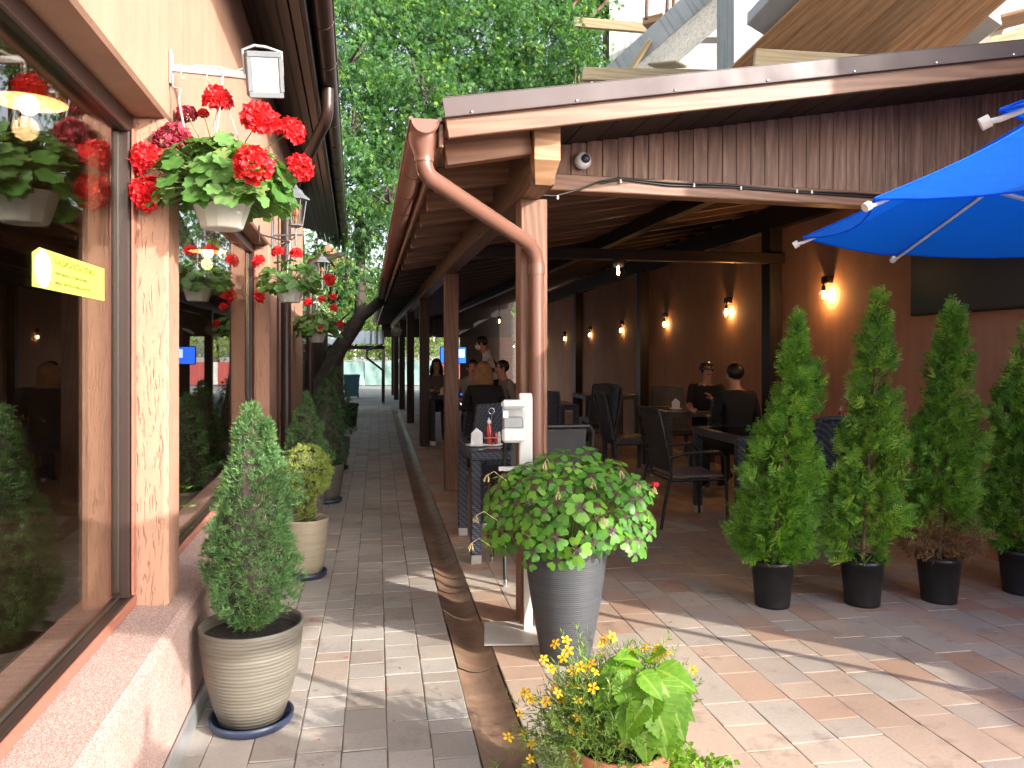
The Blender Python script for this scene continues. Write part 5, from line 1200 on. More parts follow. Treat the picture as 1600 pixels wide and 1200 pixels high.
# ---------------- people
FINGERS = [(-.030, .055, .0075), (-.012, .075, .0080), (.006, .082, .0080), (.024, .074, .0075), (.040, .030, .0085)]
def person(label, loc, rz, J, zones, mats, hair, extras=None, s=1.0, curl=.5):
    """J: joints {name: (pos, (rx, ry))}; zones: edge -> material index"""
    names = list(J); idx = {n: i for i, n in enumerate(names)}; E_ = [(a, b) for a, b, z in zones]
    me = bpy.data.meshes.new('p'); me.from_pydata([Vector(J[n][0]) for n in names], [(idx[a], idx[b]) for a, b in E_], []); o = bpy.data.objects.new('p', me); COL.objects.link(o)
    o.modifiers.new('s', 'SKIN'); sk = me.skin_vertices[0].data
    for n in names: sk[idx[n]].radius = J[n][1]; sk[idx[n]].use_root = (n == 'pelvis')
    sub = o.modifiers.new('u', 'SUBSURF'); sub.levels = 2; sub.render_levels = 2
    bpy.context.view_layer.update(); ev = o.evaluated_get(bpy.context.evaluated_depsgraph_get()); m2 = bpy.data.meshes.new_from_object(ev); bpy.data.objects.remove(o)
    V = [v.co.copy() for v in m2.vertices]; F = [list(p.vertices) for p in m2.polygons]; bpy.data.meshes.remove(m2)
    segs = [(Vector(J[a][0]), Vector(J[b][0]), z) for a, b, z in zones]; mi = []
    for f in F:
        c = sum((V[i] for i in f), Vector()) / len(f); best = 1e9; bz = 0
        for a, b, z in segs:
            ab = b - a; tt = max(0, min(1, (c - a).dot(ab) / max(ab.length_squared, 1e-9))); dd = (c - a - ab * tt).length
            if dd < best: best = dd; bz = z
        mi.append(bz)
    t = thing('person', label, 'person', loc, rz); B = MB(); B.add(V, F, 0, True); B.mi = mi
    # hands: palm is the skin end; add five bent fingers
    for sd in ('l', 'r'):
        if 'palm_' + sd not in J: continue
        w = Vector(J['wrist_' + sd][0]); p = Vector(J['palm_' + sd][0]); x = (p - w).normalized(); sdv = x.cross(Vector((0, 0, 1)))
        sdv = sdv.normalized() if sdv.length > .1 else Vector((1, 0, 0)); up = sdv.cross(x); flip = 1 if sd == 'l' else -1
        for k, (off, L, r) in enumerate(FINGERS):
            off *= flip; b = p + sdv * off * (.8 if k < 4 else 1.0) + x * (.010 if k < 4 else -.025)
            d1 = (x + (sdv * flip * .7 if k == 4 else Vector())).normalized(); e1 = b + d1 * L * .5; d2 = (d1 - up * curl).normalized(); e2 = e1 + d2 * L * .35; d3 = (d1 - up * curl * 2.2).normalized(); e3 = e2 + d3 * L * .28
            B.tube([b, e1, e2, e3], [r, r * .95, r * .9, r * .7], 6, mi=zones_skin)
    # face
    hm = Vector(J['head_mid'][0]); hl = Vector(J['head_low'][0]); ht = Vector(J['head_top'][0]); up = (ht - hl).normalized(); fd = Vector(J['face'][0]).normalized(); fd = (fd - up * fd.dot(up)).normalized(); rt = fd.cross(up); MM = Matrix((rt, fd, up)).transposed()
    B.ell(hm + fd * .086 - up * .022, (.013, .020, .024), 8, 6, zones_skin, MM)
    for s_ in (-1, 1): B.ell(hm + rt * s_ * .080 - up * .015 - fd * .006, (.010, .018, .030), 8, 6, zones_skin, MM); B.ell(hm + rt * s_ * .030 + fd * .078 + up * .008, (.013, .008, .008), 8, 6, 3, MM)
    B.ell(hm + fd * .074 - up * .062, (.022, .010, .007), 8, 5, 4, MM)
    B.build('body', mats, t)
    hair(t, hm, rt, fd, up, MM)
    if extras: extras(t, hm, rt, fd, up, MM, J)
    return t
zones_skin = 1
# material slots: 0 top, 1 skin, 2 trousers, 3 dark detail, 4 lips
def seated(lean=.0, arms=None, tall=1.0):
    J = {'pelvis': ((0, 0, .55), (.165, .125)), 'spine': ((0, -.02 + lean * .3, .76), (.145, .105)), 'chest': ((0, -.01 + lean * .7, .97), (.170, .115)), 'neck_base': ((0, .0 + lean, 1.10), (.070, .065)), 'neck': ((0, .012 + lean * 1.05, 1.155), (.052, .054)),
         'head_low': ((0, .035 + lean * 1.1, 1.205), (.060, .070)), 'head_mid': ((0, .030 + lean * 1.12, 1.275), (.076, .092)), 'head_top': ((0, .012 + lean * 1.12, 1.345), (.060, .072)), 'face': ((0, 1, 0), (.01, .01))}
    for s, n in ((-1, 'l'), (1, 'r')):
        J['sh_' + n] = ((s * .175, -.01 + lean * .8, 1.055), (.062, .064)); a = arms[n] if arms else ((s * .245, .02, .80), (s * .19, .24, .80), (s * .15, .31, .82))
        J['elbow_' + n] = (a[0], (.044, .046)); J['wrist_' + n] = (a[1], (.028, .026)); J['palm_' + n] = (a[2], (.036, .018))
        J['hip_' + n] = ((s * .095, .05, .545), (.095, .090)); J['knee_' + n] = ((s * .12, .46, .55), (.062, .064)); J['ankle_' + n] = ((s * .12, .46, .11), (.042, .044)); J['toe_' + n] = ((s * .13, .62, .045), (.036, .030))
    return J
def zones_for(sleeve, vest=0):
    Z = [('pelvis', 'spine', 0), ('spine', 'chest', 0), ('chest', 'neck_base', 0), ('neck_base', 'neck', 1), ('neck', 'head_low', 1), ('head_low', 'head_mid', 1), ('head_mid', 'head_top', 1)]
    for n in 'lr':
        Z += [('chest', 'sh_' + n, 0), ('sh_' + n, 'elbow_' + n, 0), ('elbow_' + n, 'wrist_' + n, 0 if sleeve == 'long' else 1), ('wrist_' + n, 'palm_' + n, 1), ('pelvis', 'hip_' + n, 2), ('hip_' + n, 'knee_' + n, 2), ('knee_' + n, 'ankle_' + n, 2), ('ankle_' + n, 'toe_' + n, 3)]
    return Z
def clean(J):
    K = dict(J); return K
def person2(label, loc, rz, J, sleeve, mats, hair, extras=None, curl=.5):
    K = dict(J); f = K.pop('face'); Z = zones_for(sleeve)
    # face direction kept aside
    class D(dict): pass
    K2 = D(K)
    return _person(label, loc, rz, K2, Z, mats, hair, extras, f[0], curl)
def _person(label, loc, rz, K, Z, mats, hair, extras, fdir, curl):
    names = dict(K); names_face = dict(K)
    J2 = dict(K)
    # wrapper: person() expects J['face'] but it must not be a skin vertex
    class JJ(dict):
        def __iter__(s): return iter([k for k in dict.keys(s) if k != 'face'])
    j = JJ(J2); dict.__setitem__(j, 'face', (fdir, (.01, .01)))
    return person(label, loc, rz, j, Z, mats, hair, extras, 1.0, curl)
def hair_short(mat, grow=1.0):
    def f(t, hm, rt, fd, up, MM):
        m = MB(); m.ell(hm + up * .028 - fd * .018, (.088 * grow, .096 * grow, .088 * grow), 16, 10, 0, MM); o = m.build('hair', mat, t)
        for v in o.data.vertices:
            c = v.co - hm
            if c.dot(fd) > .045 and c.dot(up) < .055: v.co -= fd * (c.dot(fd) - .045)
            v.co += Vector((random.uniform(-.004, .004), random.uniform(-.004, .004), random.uniform(-.004, .004)))
    return f
def hair_long(mat, length=.26):
    def f(t, hm, rt, fd, up, MM):
        hair_short(mat, 1.05)(t, hm, rt, fd, up, MM); m = MB()
        for k in range(44):
            a = R(-112 + 224 * k / 43); dirn = -fd * math.cos(a) + rt * math.sin(a); b = hm + up * .06 + dirn * .05; q = hm + dirn * .096 - up * .02; e = hm + dirn * random.uniform(.080, .105) - up * (length * random.uniform(.85, 1.1)); m.tube([b, q, q.lerp(e, .5) + dirn * .012, e], [.012, .016, .015, .004], 5)
        m.build('long_hair', mat, t)
    return f
def glasses(t, hm, rt, fd, up, MM, J):
    m = MB()
    for s in (-1, 1): m.ell(hm + rt * s * .034 + fd * .092 + up * .008, (.030, .006, .022), 12, 6, 0, MM); m.tube([hm + rt * s * .064 + fd * .090 + up * .012, hm + rt * s * .084 + up * .010], .003, 5)
    m.tube([hm - rt * .008 + fd * .096 + up * .012, hm + rt * .008 + fd * .096 + up * .012], .003, 5); m.build('dark_glasses', 'black_plastic', t)
def bun(t, hm, rt, fd, up, MM): hair_short('hair_dark', 1.04)(t, hm, rt, fd, up, MM); m = MB(); m.ell(hm + up * .085 - fd * .05, (.045, .045, .04), 10, 8, 0, MM); m.build('hair_bun', 'hair_dark', t)
M_BLK = ['cloth_black', 'skin', 'jeans', 'cloth_black', 'geranium_faded']; M_WHT = ['cloth_white', 'skin', 'cloth_black', 'cloth_black', 'geranium_faded']; M_GRY = ['cloth_grey', 'skin', 'jeans', 'cloth_black', 'geranium_faded']; M_PAT = ['cloth_pattern', 'skin', 'jeans', 'cloth_black', 'geranium_faded']
wv = at(1102, 575, 9.75)
person2('woman in a black top and dark glasses seated by the wall, arms on the table', (wv.x, wv.y, 0), R(172), seated(.04, {'l': ((-.235, .16, .86), (-.02, .30, .90), (.03, .33, .96)), 'r': ((.25, .20, .84), (.30, .44, .83), (.30, .52, .825))}), 'short', M_BLK, bun, glasses)
mv = at(1152, 575, 8.0)
person2('broad man in a dark shirt with his back to the camera', (mv.x, mv.y, 0), R(4), seated(.03), 'long', ['cloth_black', 'skin', 'cloth_black', 'cloth_black', 'geranium_faded'], hair_short('hair_dark'))
bv = at(757, 580, 9.35)
person2('blonde woman in a black top seated with her back to the camera', (bv.x, bv.y, 0), R(2), seated(.02), 'short', M_BLK, hair_long('hair_blond'))
gv = at(738, 590, 11.6)
person2('person in a grey shirt at the far side of the group table', (gv.x, gv.y, 0), R(175), seated(.02), 'short', M_GRY, hair_short('hair_dark'))
g2 = at(796, 590, 11.2)
person2('second person in grey, right of the blonde woman', (g2.x, g2.y, 0), R(100), seated(.08), 'long', M_GRY, hair_short('hair_dark'))
dv = at(682, 585, 13.6)
person2('dark-haired woman in a patterned blouse facing the camera at the lane side', (dv.x, dv.y, 0), R(176), seated(.05, {'l': ((-.24, .14, .84), (-.10, .32, .86), (-.04, .36, .90)), 'r': ((.24, .14, .84), (.10, .34, .84), (.04, .40, .85))}), 'short', M_PAT, hair_long('hair_dark', .2))
# waiter standing and bending over the group
def standing(bend):
    c, s_ = math.cos(bend), math.sin(bend)
    def up(x, y, z): dz = z - 1.0; return (x, y * c + dz * s_, 1.0 + dz * c - y * s_)
    J = {'pelvis': ((0, 0, 1.0), (.150, .110)), 'spine': (up(0, -.01, 1.18), (.135, .095)), 'chest': (up(0, 0, 1.40), (.170, .110)), 'neck_base': (up(0, .0, 1.53), (.078, .072)), 'neck': (up(0, .015, 1.565), (.058, .058)), 'head_low': (up(0, .035, 1.600), (.062, .072)), 'head_mid': (up(0, .032, 1.670), (.078, .092)), 'head_top': (up(0, .015, 1.740), (.060, .072)), 'face': ((0, c, -s_), (.01, .01))}
    for s, n in ((-1, 'l'), (1, 'r')):
        J['sh_' + n] = (up(s * .18, 0, 1.475), (.060, .062)); J['elbow_' + n] = (up(s * .25, .14, 1.24), (.043, .045)); J['wrist_' + n] = (up(s * .20, .38, 1.22), (.028, .026)); J['palm_' + n] = (up(s * .18, .46, 1.22), (.036, .018))
        J['hip_' + n] = ((s * .09, 0, .94), (.090, .088)); J['knee_' + n] = ((s * .10, .03, .52), (.062, .064)); J['ankle_' + n] = ((s * .10, -.02, .10), (.042, .044)); J['toe_' + n] = ((s * .11, .14, .045), (.036, .030))
    return J
def waiter_ex(t, hm, rt, fd, up, MM, J):
    m = MB(); m.ell(hm + fd * .040 - up * .045, (.066, .060, .050), 14, 9, 0, MM); m.build('face_mask', 'napkin', t)
    sp = Vector(J['spine'][0]); chs = Vector(J['chest'][0]); x = (chs - sp).normalized(); y = Vector((1, 0, 0)); z = y.cross(x)
    m = MB(); Mv = Matrix((y, z, x)).transposed(); m.ell(sp.lerp(chs, .35), (.150, .108, .20), 18, 12, 0, Mv); m.build('waistcoat', 'cloth_black', t)
wv2 = at(772, 560, 11.9)
person2('waiter in a white shirt, dark waistcoat and face mask leaning over the group', (wv2.x + .05, wv2.y + .15, 0), R(82), standing(.30), 'long', M_WHT, hair_short('hair_dark'), waiter_ex)

# ---------------- things fixed to the pavilion front
dc = PV.w(0.29, by(.29) - .012, 2.575); dome = thing('security_camera', 'round white dome camera with a dark blue lens on the planks', 'camera', dc, PV.a)
m = MB(); n = 20
def ylathe(m, prof, n=20, c=(0, 0, 0), tilt=None):
    b = MB(); b.lathe(prof, n); rot = Matrix.Rotation(R(90), 3, 'X'); m.add([rot @ Vector(v) + Vector(c) for v in b.v], b.f, 0, True)
ylathe(m, [(.001, 0), (.048, 0), (.050, .012), (.046, .028), (.034, .040), (.030, .041), (.001, .041)]); m.build('housing', 'white_plastic', dome)
m = MB(); ylathe(m, [(.026, .038), (.024, .050), (.014, .058), (.001, .060)], c=(.008, 0, .006)); m.build('lens_dome', 'saucer_navy', dome)
cb = MB(); pts = []
for x, z in ((-.09, 2.40), (0.02, 2.357), (.12, 2.360), (.25, 2.40), (.38, 2.455), (.50, 2.478), (.8, 2.470), (1.2, 2.474), (1.6, 2.462), (2.0, 2.468), (2.5, 2.462), (3.0, 2.468), (3.7, 2.466)): pts.append(PV.w(x, (by(x) - .072) if x > .1 else -.10 - .0 * x, z))
cb.tube(pts, .006, 6); cb.tube([p + Vector((0, .0, -.012 + .006 * math.sin(i * 2.1))) for i, p in enumerate(pts[4:])], .005, 6)
tag(cb.build('black_cable', 'cable_black'), 'black cable clipped along the front cross beam', 'cable')
for x, lb_ in ((.13, 'white cable clip beside the top of the front post'), (.50, 'white cable clip just right of the dome camera'), (.95, 'second white cable clip right of the dome camera'), (1.25, 'third white cable clip right of the dome camera'), (1.62, 'left one of two white cable clips close together'), (1.72, 'right one of two white cable clips close together'), (2.3, 'white cable clip nearest the blue parasol')): 
    m = MB(); m.box((0, 0, 0), (.012, .010, .022), .002); tag(m.build('cable_clip', 'white_plastic', None, PV.w(x, by(x) - .075, 2.460 if x > .3 else 2.352), (0, 0, PV.a)), lb_, 'clip', 'white clips on the cross beam')
# string lights under the eave beam
sl = thing('string_lights', 'string of small clear bulbs hung along the eave beam', 'string lights', PV.w(-.10, 0, 2.33), PV.a)
m = MB(); pts = []; bl = MB(); y = .4; i = 0
while y < 22: pts.append((-.012, y, .02 + .02 * math.sin(i * 1.9))); y += .28; i += 1
m.tube(pts, .003, 4); m.build('wire', 'cable_black', sl)
bm0 = MB(); bm0.ell((0, 0, -.02), (.012, .012, .018), 8, 6); b0 = bm0.build('bulb', 'clear_glass', sl, pts[0])
for p in pts[1:]:
    o = b0.copy(); COL.objects.link(o); o.parent = sl; o.location = p
gl = at(620, 517, 14.5); rl = thing('globe_lamp', 'round clear globe lamp hanging under the far eave', 'lamp', gl)
m = MB(); m.ell((0, 0, 0), (.10, .10, .10), 16, 12); m.build('globe', 'corrugated', rl); m = MB(); m.tube([(0, 0, .09), (0, 0, .14), (.2, .0, .3)], .012, 6); m.build('bracket', 'black_metal', rl)
# ================================================================== UMBRELLAS
random.seed(77); rng = np.random.default_rng(77)
def umbrella(label, c, Rr, zt, za, a0, n=8, pole=True):
    t = thing('parasol', label, 'parasol', (c[0], c[1], 0), 0, 'blue parasols of the terrace'); tips = [Vector((Rr * math.cos(a0 + k * 2 * math.pi / n), Rr * math.sin(a0 + k * 2 * math.pi / n), zt)) for k in range(n)]; A = Vector((0, 0, za))
    for k in range(n):
        a, b = tips[k], tips[(k + 1) % n]; m = MB(); V = []; F = []; S = 9; T = 6
        for i in range(S + 1):
            f = i / S
            for j in range(T + 1):
                g = j / T; p = A.lerp(a.lerp(b, g), f); mid = ((a + b) / 2); w = 4 * g * (1 - g)
                p = p + Vector((0, 0, -.05 * f * w * (1 - .3 * f))) + (Vector((-mid.x, -mid.y, 0)).normalized() * .07 * w * f ** 3); p.z -= .05 * math.sin(math.pi * f); V.append(p)
        for i in range(S):
            for j in range(T): q = i * (T + 1) + j; F.append([q, q + 1, q + T + 2, q + T + 1])
        m.add(V, F, 0, True); cpn = m.build('canopy_panel', 'umbrella_blue', t)
        sm2 = MB(); sm2.tube([V[i * (T + 1)] + Vector((0, 0, .003)) for i in range(S + 1)], .0035, 5); sm2.tube([V[S * (T + 1) + j] for j in range(T + 1)], .004, 5); sm2.build('seam', 'umbrella_blue', cpn)
        m = MB(); d = (tips[k] - A); e = tips[k] + d.normalized() * .035 - Vector((0, 0, .012)); m.tube([A - Vector((0, 0, .12)), A.lerp(tips[k], .5) - Vector((0, 0, .075)), tips[k] - Vector((0, 0, .022)), e], [.009, .009, .008, .007], 6); m.tube([e - d.normalized() * .012, e + d.normalized() * .012], .017, 8); rbo = m.build('rib', 'white_plastic', t)
        m = MB(); m.tube([Vector((0, 0, zt - .05)), A.lerp(tips[k], .52) - Vector((0, 0, .085))], .007, 5); m.build('strut', 'white_plastic', rbo)
    m = MB(); m.tube([(0, 0, 0.06), (0, 0, za + .03)], .024, 12); m.ell((0, 0, za + .05), (.03, .03, .04), 10, 8); m.build('pole', 'white_paint', t)
    m = MB(); m.lathe([(.001, 0), (.27, 0), (.27, .05), (.06, .075), (.035, .26), (.001, .26)], 24); m.build('base', 'concrete', t)
    return t
cu = cam_rd(2.50, 3.15, 0); ub = cam_rd(1.42, 3.8, 0) - cu
umbrella('blue parasol jutting in from the right above the thujas', (cu.x, cu.y), ub.length, 2.045, 2.70, math.atan2(ub.y, ub.x) + R(2.5))
umbrella('second blue parasol, only a corner showing at the top right', (2.44, 1.09), 1.10, 2.12, 2.60, math.atan2(1.77 - 1.09, 1.58 - 2.44))
umbrella('unseen fourth blue parasol added behind the camera to shade the lane', (3.41, -1.34), 1.10, 2.05, 2.60, .2)  # out of view, added to cast shade on the near lane paving
umbrella('unseen third blue parasol added out to the right to shade the patio', (7.7, -.4), 1.5, 2.10, 2.80, .3)  # out of view, added to keep the right of the patio shaded

# ================================================================== BACKGROUND: unfinished building
cb_ = thing('unfinished_building', 'grey concrete building shell under construction behind the pavilion', 'building', (6.2, 14, 0))
def rel(p): return Vector(p) - cb_.location
def cbox(name, pts_px, d, depth, mat='concrete_board', yawd=0.0):
    """front face from two picture corners at depth d, extruded away"""
    (x0, y0), (x1, y1) = pts_px; a = at(x0, y1, d); b = at(x1, y1, d); top = at(x0, y0, d).z
    u = (b - a); L = u.length; u.normalize(); n = Vector((-u.y, u.x, 0)); m = MB(); z0 = a.z; z1 = top
    V = [a, b, b + n * depth, a + n * depth]; V = [rel(v) for v in V]; dz = Vector((0, 0, z1 - z0)); m.add(V + [v + dz for v in V], [[0, 1, 5, 4], [1, 2, 6, 5], [2, 3, 7, 6], [3, 0, 4, 7], [4, 5, 6, 7], [3, 2, 1, 0]]); return m.build(name, mat, cb_)
cbox('column', ((952, -160), (1008, 300)), 17.0, .8)
cbox('column', ((1147, -160), (1262, 300)), 11.8, 1.0)
cbox('rear_wall', ((948, -200), (1420, 300)), 19.5, .3, 'concrete')
cbox('parapet', ((1050, 68), (1150, 260)), 15.2, .3, 'concrete')
cbox('ceiling_slab', ((1030, 30), (1150, 58)), 16.2, 2.5, 'concrete')
def cbar(name, a, b, w, h, mat, up=(0, 0, 1), bev=.01): return bar(name, rel(a), rel(b), w, h, mat, cb_, bev, up)
cbar('stair_flight', at(965, 135, 15.0), at(1185, -60, 13.4), .9, .42, 'concrete_board')
cbar('plank', at(897, 35, 15.8), at(1032, 46, 15.4), .10, .19, 'raw_plank'); cbar('plank', at(1008, 38, 14.9), at(1040, 30, 14.7), .30, .15, 'form_board')
cbar('plank', at(910, 116, 13.6), at(1150, 121, 13.0), .10, .22, 'raw_plank'); cbar('plank', at(985, 110, 14.2), at(1016, 62, 14.0), .12, .07, 'raw_plank'); cbar('plank', at(1020, 104, 13.8), at(1065, 100, 13.4), .35, .04, 'raw_plank')
L0, L1 = at(1128, 122, 9.6), at(1445, 108, 9.0); U0, U1 = at(1300, -40, 8.3), at(1610, -40, 7.9)
nb = 6
for i in range(nb):
    f = (i + .5) / nb; a = L0.lerp(L1, f); b = U0.lerp(U1, f); wd = ((L1 - L0).length + (U1 - U0).length) / 2 / nb
    d = (b - a).normalized(); acr = (L1 - L0).normalized(); nn = acr.cross(d).normalized(); cbar('formwork_board', a - d * .3, b + d * .8, wd * .965, .045 + .02 * (i % 2), 'form_board', up=nn, bev=.006)
nn = (L1 - L0).normalized().cross((U0 - L0).normalized()).normalized()
if nn.z < 0: nn = -nn
cbar('poured_slab', (L0 + L1) / 2 + nn * .16, (U0 + U1) / 2 + nn * .16, (L1 - L0).length * .98, .22, 'concrete', up=nn)
cbar('formwork_beam', at(1178, 92, 9.0), at(1382, 104, 8.8), .14, .20, 'raw_plank'); cbar('plank', at(1330, 96, 9.2), at(1620, 20, 8.6), .4, .05, 'form_board')
cbar('plank', at(1440, 100, 9.6), at(1640, 40, 9.6), .05, .55, 'form_board')
# unseen block on columns right of the frame, added to shade the roof front
m = MB(); m.box(rel((7.2, 2.7, 3.55)), (4.8, 3.5, .28), .02); m.build('shade_slab', 'concrete', cb_)
m = MB(); m.box(rel((7.3, 2.75, 4.5)), (4.5, 3.3, 1.6), .02); m.build('shade_block', 'concrete_board', cb_)
for (x, y) in ((5.1, 1.3), (9.3, 1.3), (5.1, 4.1), (9.3, 4.1)): m = MB(); m.box(rel((x, y, 1.7)), (.35, .35, 3.4), .01); m.build('column', 'concrete_board', cb_)
# crumpled plastic sheet
m = MB(); V = []; F = []; n = 16
for i in range(n):
    for j in range(5): a = at(1425 + i * 14, 92 - i * 5.2, 8.9); V.append(rel(a) + Vector((random.uniform(-.02, .02), random.uniform(-.05, .05), (j - 2) * .055 + random.uniform(-.03, .03))))
for i in range(n - 1):
    for j in range(4): a = i * 5 + j; F.append([a, a + 5, a + 6, a + 1])
m.add(V, F); m.build('plastic_sheet', 'sheet_plastic', cb_)
for px, d in ((893, 18), (918, 17.6), (933, 17.8), (944, 17.2), (905, 18.2)):
    m = MB(); a = at(px, 300, d); b = at(px + random.uniform(-4, 4), -60, d); m.tube([rel(a), rel(b)], .045, 8); m.build('scaffold_pole', 'rusty_steel', cb_)
for (a, b) in (((890, 60), (950, 0)), ((884, 20), (930, -30)), ((1010, 30), (1012, -40)), ((1042, 20), (1046, -40)), ((1052, 22), (1055, -40)), ((1122, 140), (1126, 60))):
    m = MB(); m.tube([rel(at(*a, 16.6 if a[0] < 1000 else 14.3)), rel(at(*b, 16.6 if a[0] < 1000 else 14.3))], .035 if a[0] < 1100 else .012, 8); m.build('scaffold_pole', 'rusty_steel', cb_)
for k in range(14):
    m = MB(); px = 898 + k * 6; m.tube([rel(at(px, 140, 16.2)), rel(at(px + 1, 103 + random.uniform(0, 14), 16.2))], .02, 6); m.build('rebar', 'rusty_steel', cb_)
cbox('far_floor', ((880, -90), (960, -20)), 19.0, 3.0, 'rusty_steel')

# ================================================================== BIG TREE over the lane
def palm_leaves(P, ax, n5, L, spread=.62, w=.17):
    n = len(P); side = unit(np.cross(ax, unit(rng.normal(size=(n, 3))))); nr = np.cross(ax, side); VV = []; FF = []; o = 0
    for k, (a, q) in enumerate(((0, 1.0), (.55, .82), (-.55, .82), (1.05, .55), (-1.05, .55))[:n5]):
        d = unit(ax * math.cos(a) + side * math.sin(a) - np.array([0, 0, .18]) + nr * rng.normal(0, .18, n)[:, None]); V, F = leaves(P, d, nr, L * q, L * w, .1); VV.append(V); FF.append(F + o); o += len(V)
    return np.concatenate(VV), np.concatenate(FF)
def tree(label, name, base, limbs, lobes, nleaf, L, mat, n5=5, twig_r=.03, group=None, bark='bark'):
    t = thing(name, label, 'tree', base, 0, group); b0 = Vector(base)
    m = MB()
    for pts, rs in limbs: m.tube([Vector(p) - b0 for p in pts], rs, 10)
    for c, r in lobes:
        c = np.array(c)
        for k in range(7):
            e = c + rng.normal(size=3) * np.array(r) * .55; mid = (c + e) / 2 + rng.normal(size=3) * .12; m.tube([Vector(c) - b0 - Vector((0, 0, .2)), Vector(mid) - b0, Vector(e) - b0], [twig_r, twig_r * .6, twig_r * .25], 5)
    m.build('trunk', bark, t)
    vol = np.array([np.prod(np.array(r) ** .8) for c, r in lobes]); cnt = (nleaf * vol / vol.sum()).astype(int); PP = []; AA = []
    for (c, r), n in zip(lobes, cnt):
        # drooping sprays: cluster leaves along short hanging twigs
        ns = max(1, n // 9); d = rdir(ns) * (rng.uniform(.25, 1.0, (ns, 1)) ** .5); s0 = np.array(c) + d * np.array(r)
        dr = unit(d * np.array([1, 1, .3]) + rng.normal(size=(ns, 3)) * .45 - np.array([0, 0, .5])); tt = rng.random((ns, 9, 1)) * (4.2 * L); p = s0[:, None, :] + dr[:, None, :] * tt + rng.normal(size=(ns, 9, 3)) * L * .55
        PP.append(p.reshape(-1, 3)); AA.append(np.repeat(unit(dr * .6 + np.array([0, 0, -.45])), 9, 0))
    P = np.concatenate(PP); A = unit(np.concatenate(AA) + rng.normal(size=P.shape) * .5); V, F = palm_leaves(P, A, n5, L * rng.uniform(.7, 1.25, len(P)))
    lf = np.repeat(np.clip(np.repeat(rng.random(len(P) // 9 + 1), 9)[:len(P)] * .6 + .4 * rng.random(len(P)), 0, .999)[None], n5, 0).ravel()
    tag(fmesh('crown', V - np.array(base), F, mat, t, lf), kind='stuff'); return t
tb = Vector((-1.55, 15.0, 0))
limbs = [([tb, at(508, 590, 15), at(530, 545, 15.0), at(562, 497, 15)], [.20, .17, .155, .14]), ([at(562, 497, 15), at(600, 466, 15), at(650, 405, 15.2), at(700, 300, 15.6), at(735, 180, 16)], [.11, .10, .09, .07, .04]),
         ([at(562, 497, 15), at(564, 440, 15), at(560, 340, 15.3), at(585, 220, 15.6), at(600, 60, 16)], [.11, .10, .09, .07, .03]), ([at(562, 380, 15), at(620, 290, 14.6), at(660, 180, 14.5)], [.09, .07, .03]), ([at(650, 405, 15.2), at(760, 260, 16), at(850, 130, 16.5)], [.10, .08, .04]),
         ([at(545, 500, 15), at(535, 520, 15), at(528, 505, 15.2), at(548, 487, 15.4)], [.02, .02, .02, .015])]
lobes = []
for (px, py, d, r) in ((560, 40, 15, 1.2), (640, 60, 15.5, 1.4), (740, 50, 16, 1.4), (840, 60, 16.5, 1.3), (900, 20, 17.5, 1.1), (560, 150, 14.6, 1.0), (640, 170, 15, 1.2), (730, 150, 16, 1.3), (830, 140, 16.5, 1.1), (890, 110, 17, .9), (560, 260, 14.5, .9), (620, 250, 14.6, .85), (690, 240, 16, 1.1), (570, 340, 14.6, .75), (620, 350, 15.2, .7), (540, 420, 14.8, .5), (560, -60, 16, 1.5), (700, -70, 16.5, 1.8), (840, -70, 17, 1.6), (930, -80, 18.5, 1.1), (610, 300, 13.2, .45), (548, 200, 13.6, .6), (660, 130, 13.8, .6), (540, 90, 13.4, .7), (590, 430, 16, .5), (760, 210, 17.5, 1.2), (520, 460, 15.2, .35)):
    lobes.append((tuple(at(px, py, d)), (r * .86, r * .86, r * .76)))
tree('big leafy tree with a leaning dark trunk arching over the lane', 'leafy_tree', tb, limbs, lobes, 78000, .105, 'tree_leaf', 5)
def simple_tree(label, base, h, r, n, mat, L=.22, group='trees beyond the end of the lane'):
    b = Vector(base); lb = [((b.x + rng.normal() * r * .45, b.y + rng.normal() * r * .4, b.z + h * rng.uniform(.22, .95)), (r * .55, r * .55, r * .5)) for k in range(9)]
    tree(label, 'background_tree', b, [([b, b + Vector((.1, 0, h * .4)), b + Vector((0, .1, h * .75))], [r * .07, r * .05, r * .02])], lb, n, L, mat, 3, .03, group)
for lab, px, d, h, r, n, mt in (('bright bushy tree above the green fence, left of the lane end', 545, 42, 6.5, 3.0, 6500, 'far_leaf'), ('bright bushy tree straight above the green fence', 590, 44, 6.5, 3.2, 7500, 'far_leaf'), ('bright tree seen past the pavilion posts', 640, 43, 6.0, 3.0, 6000, 'far_leaf'), ('pale tree behind the blue television', 710, 45, 6.0, 3.2, 6000, 'far_leaf'), ('tall tree at the far left behind the restaurant', 470, 30, 9, 3.2, 5200, 'tree_leaf'), ('tree rising behind the pavilion roof', 800, 34, 13, 4.2, 6000, 'tree_leaf')):
    p = G(px, 640) ; q = at(px, 550, d); simple_tree(lab, (q.x, q.y, -.05), h, r, n, mt)

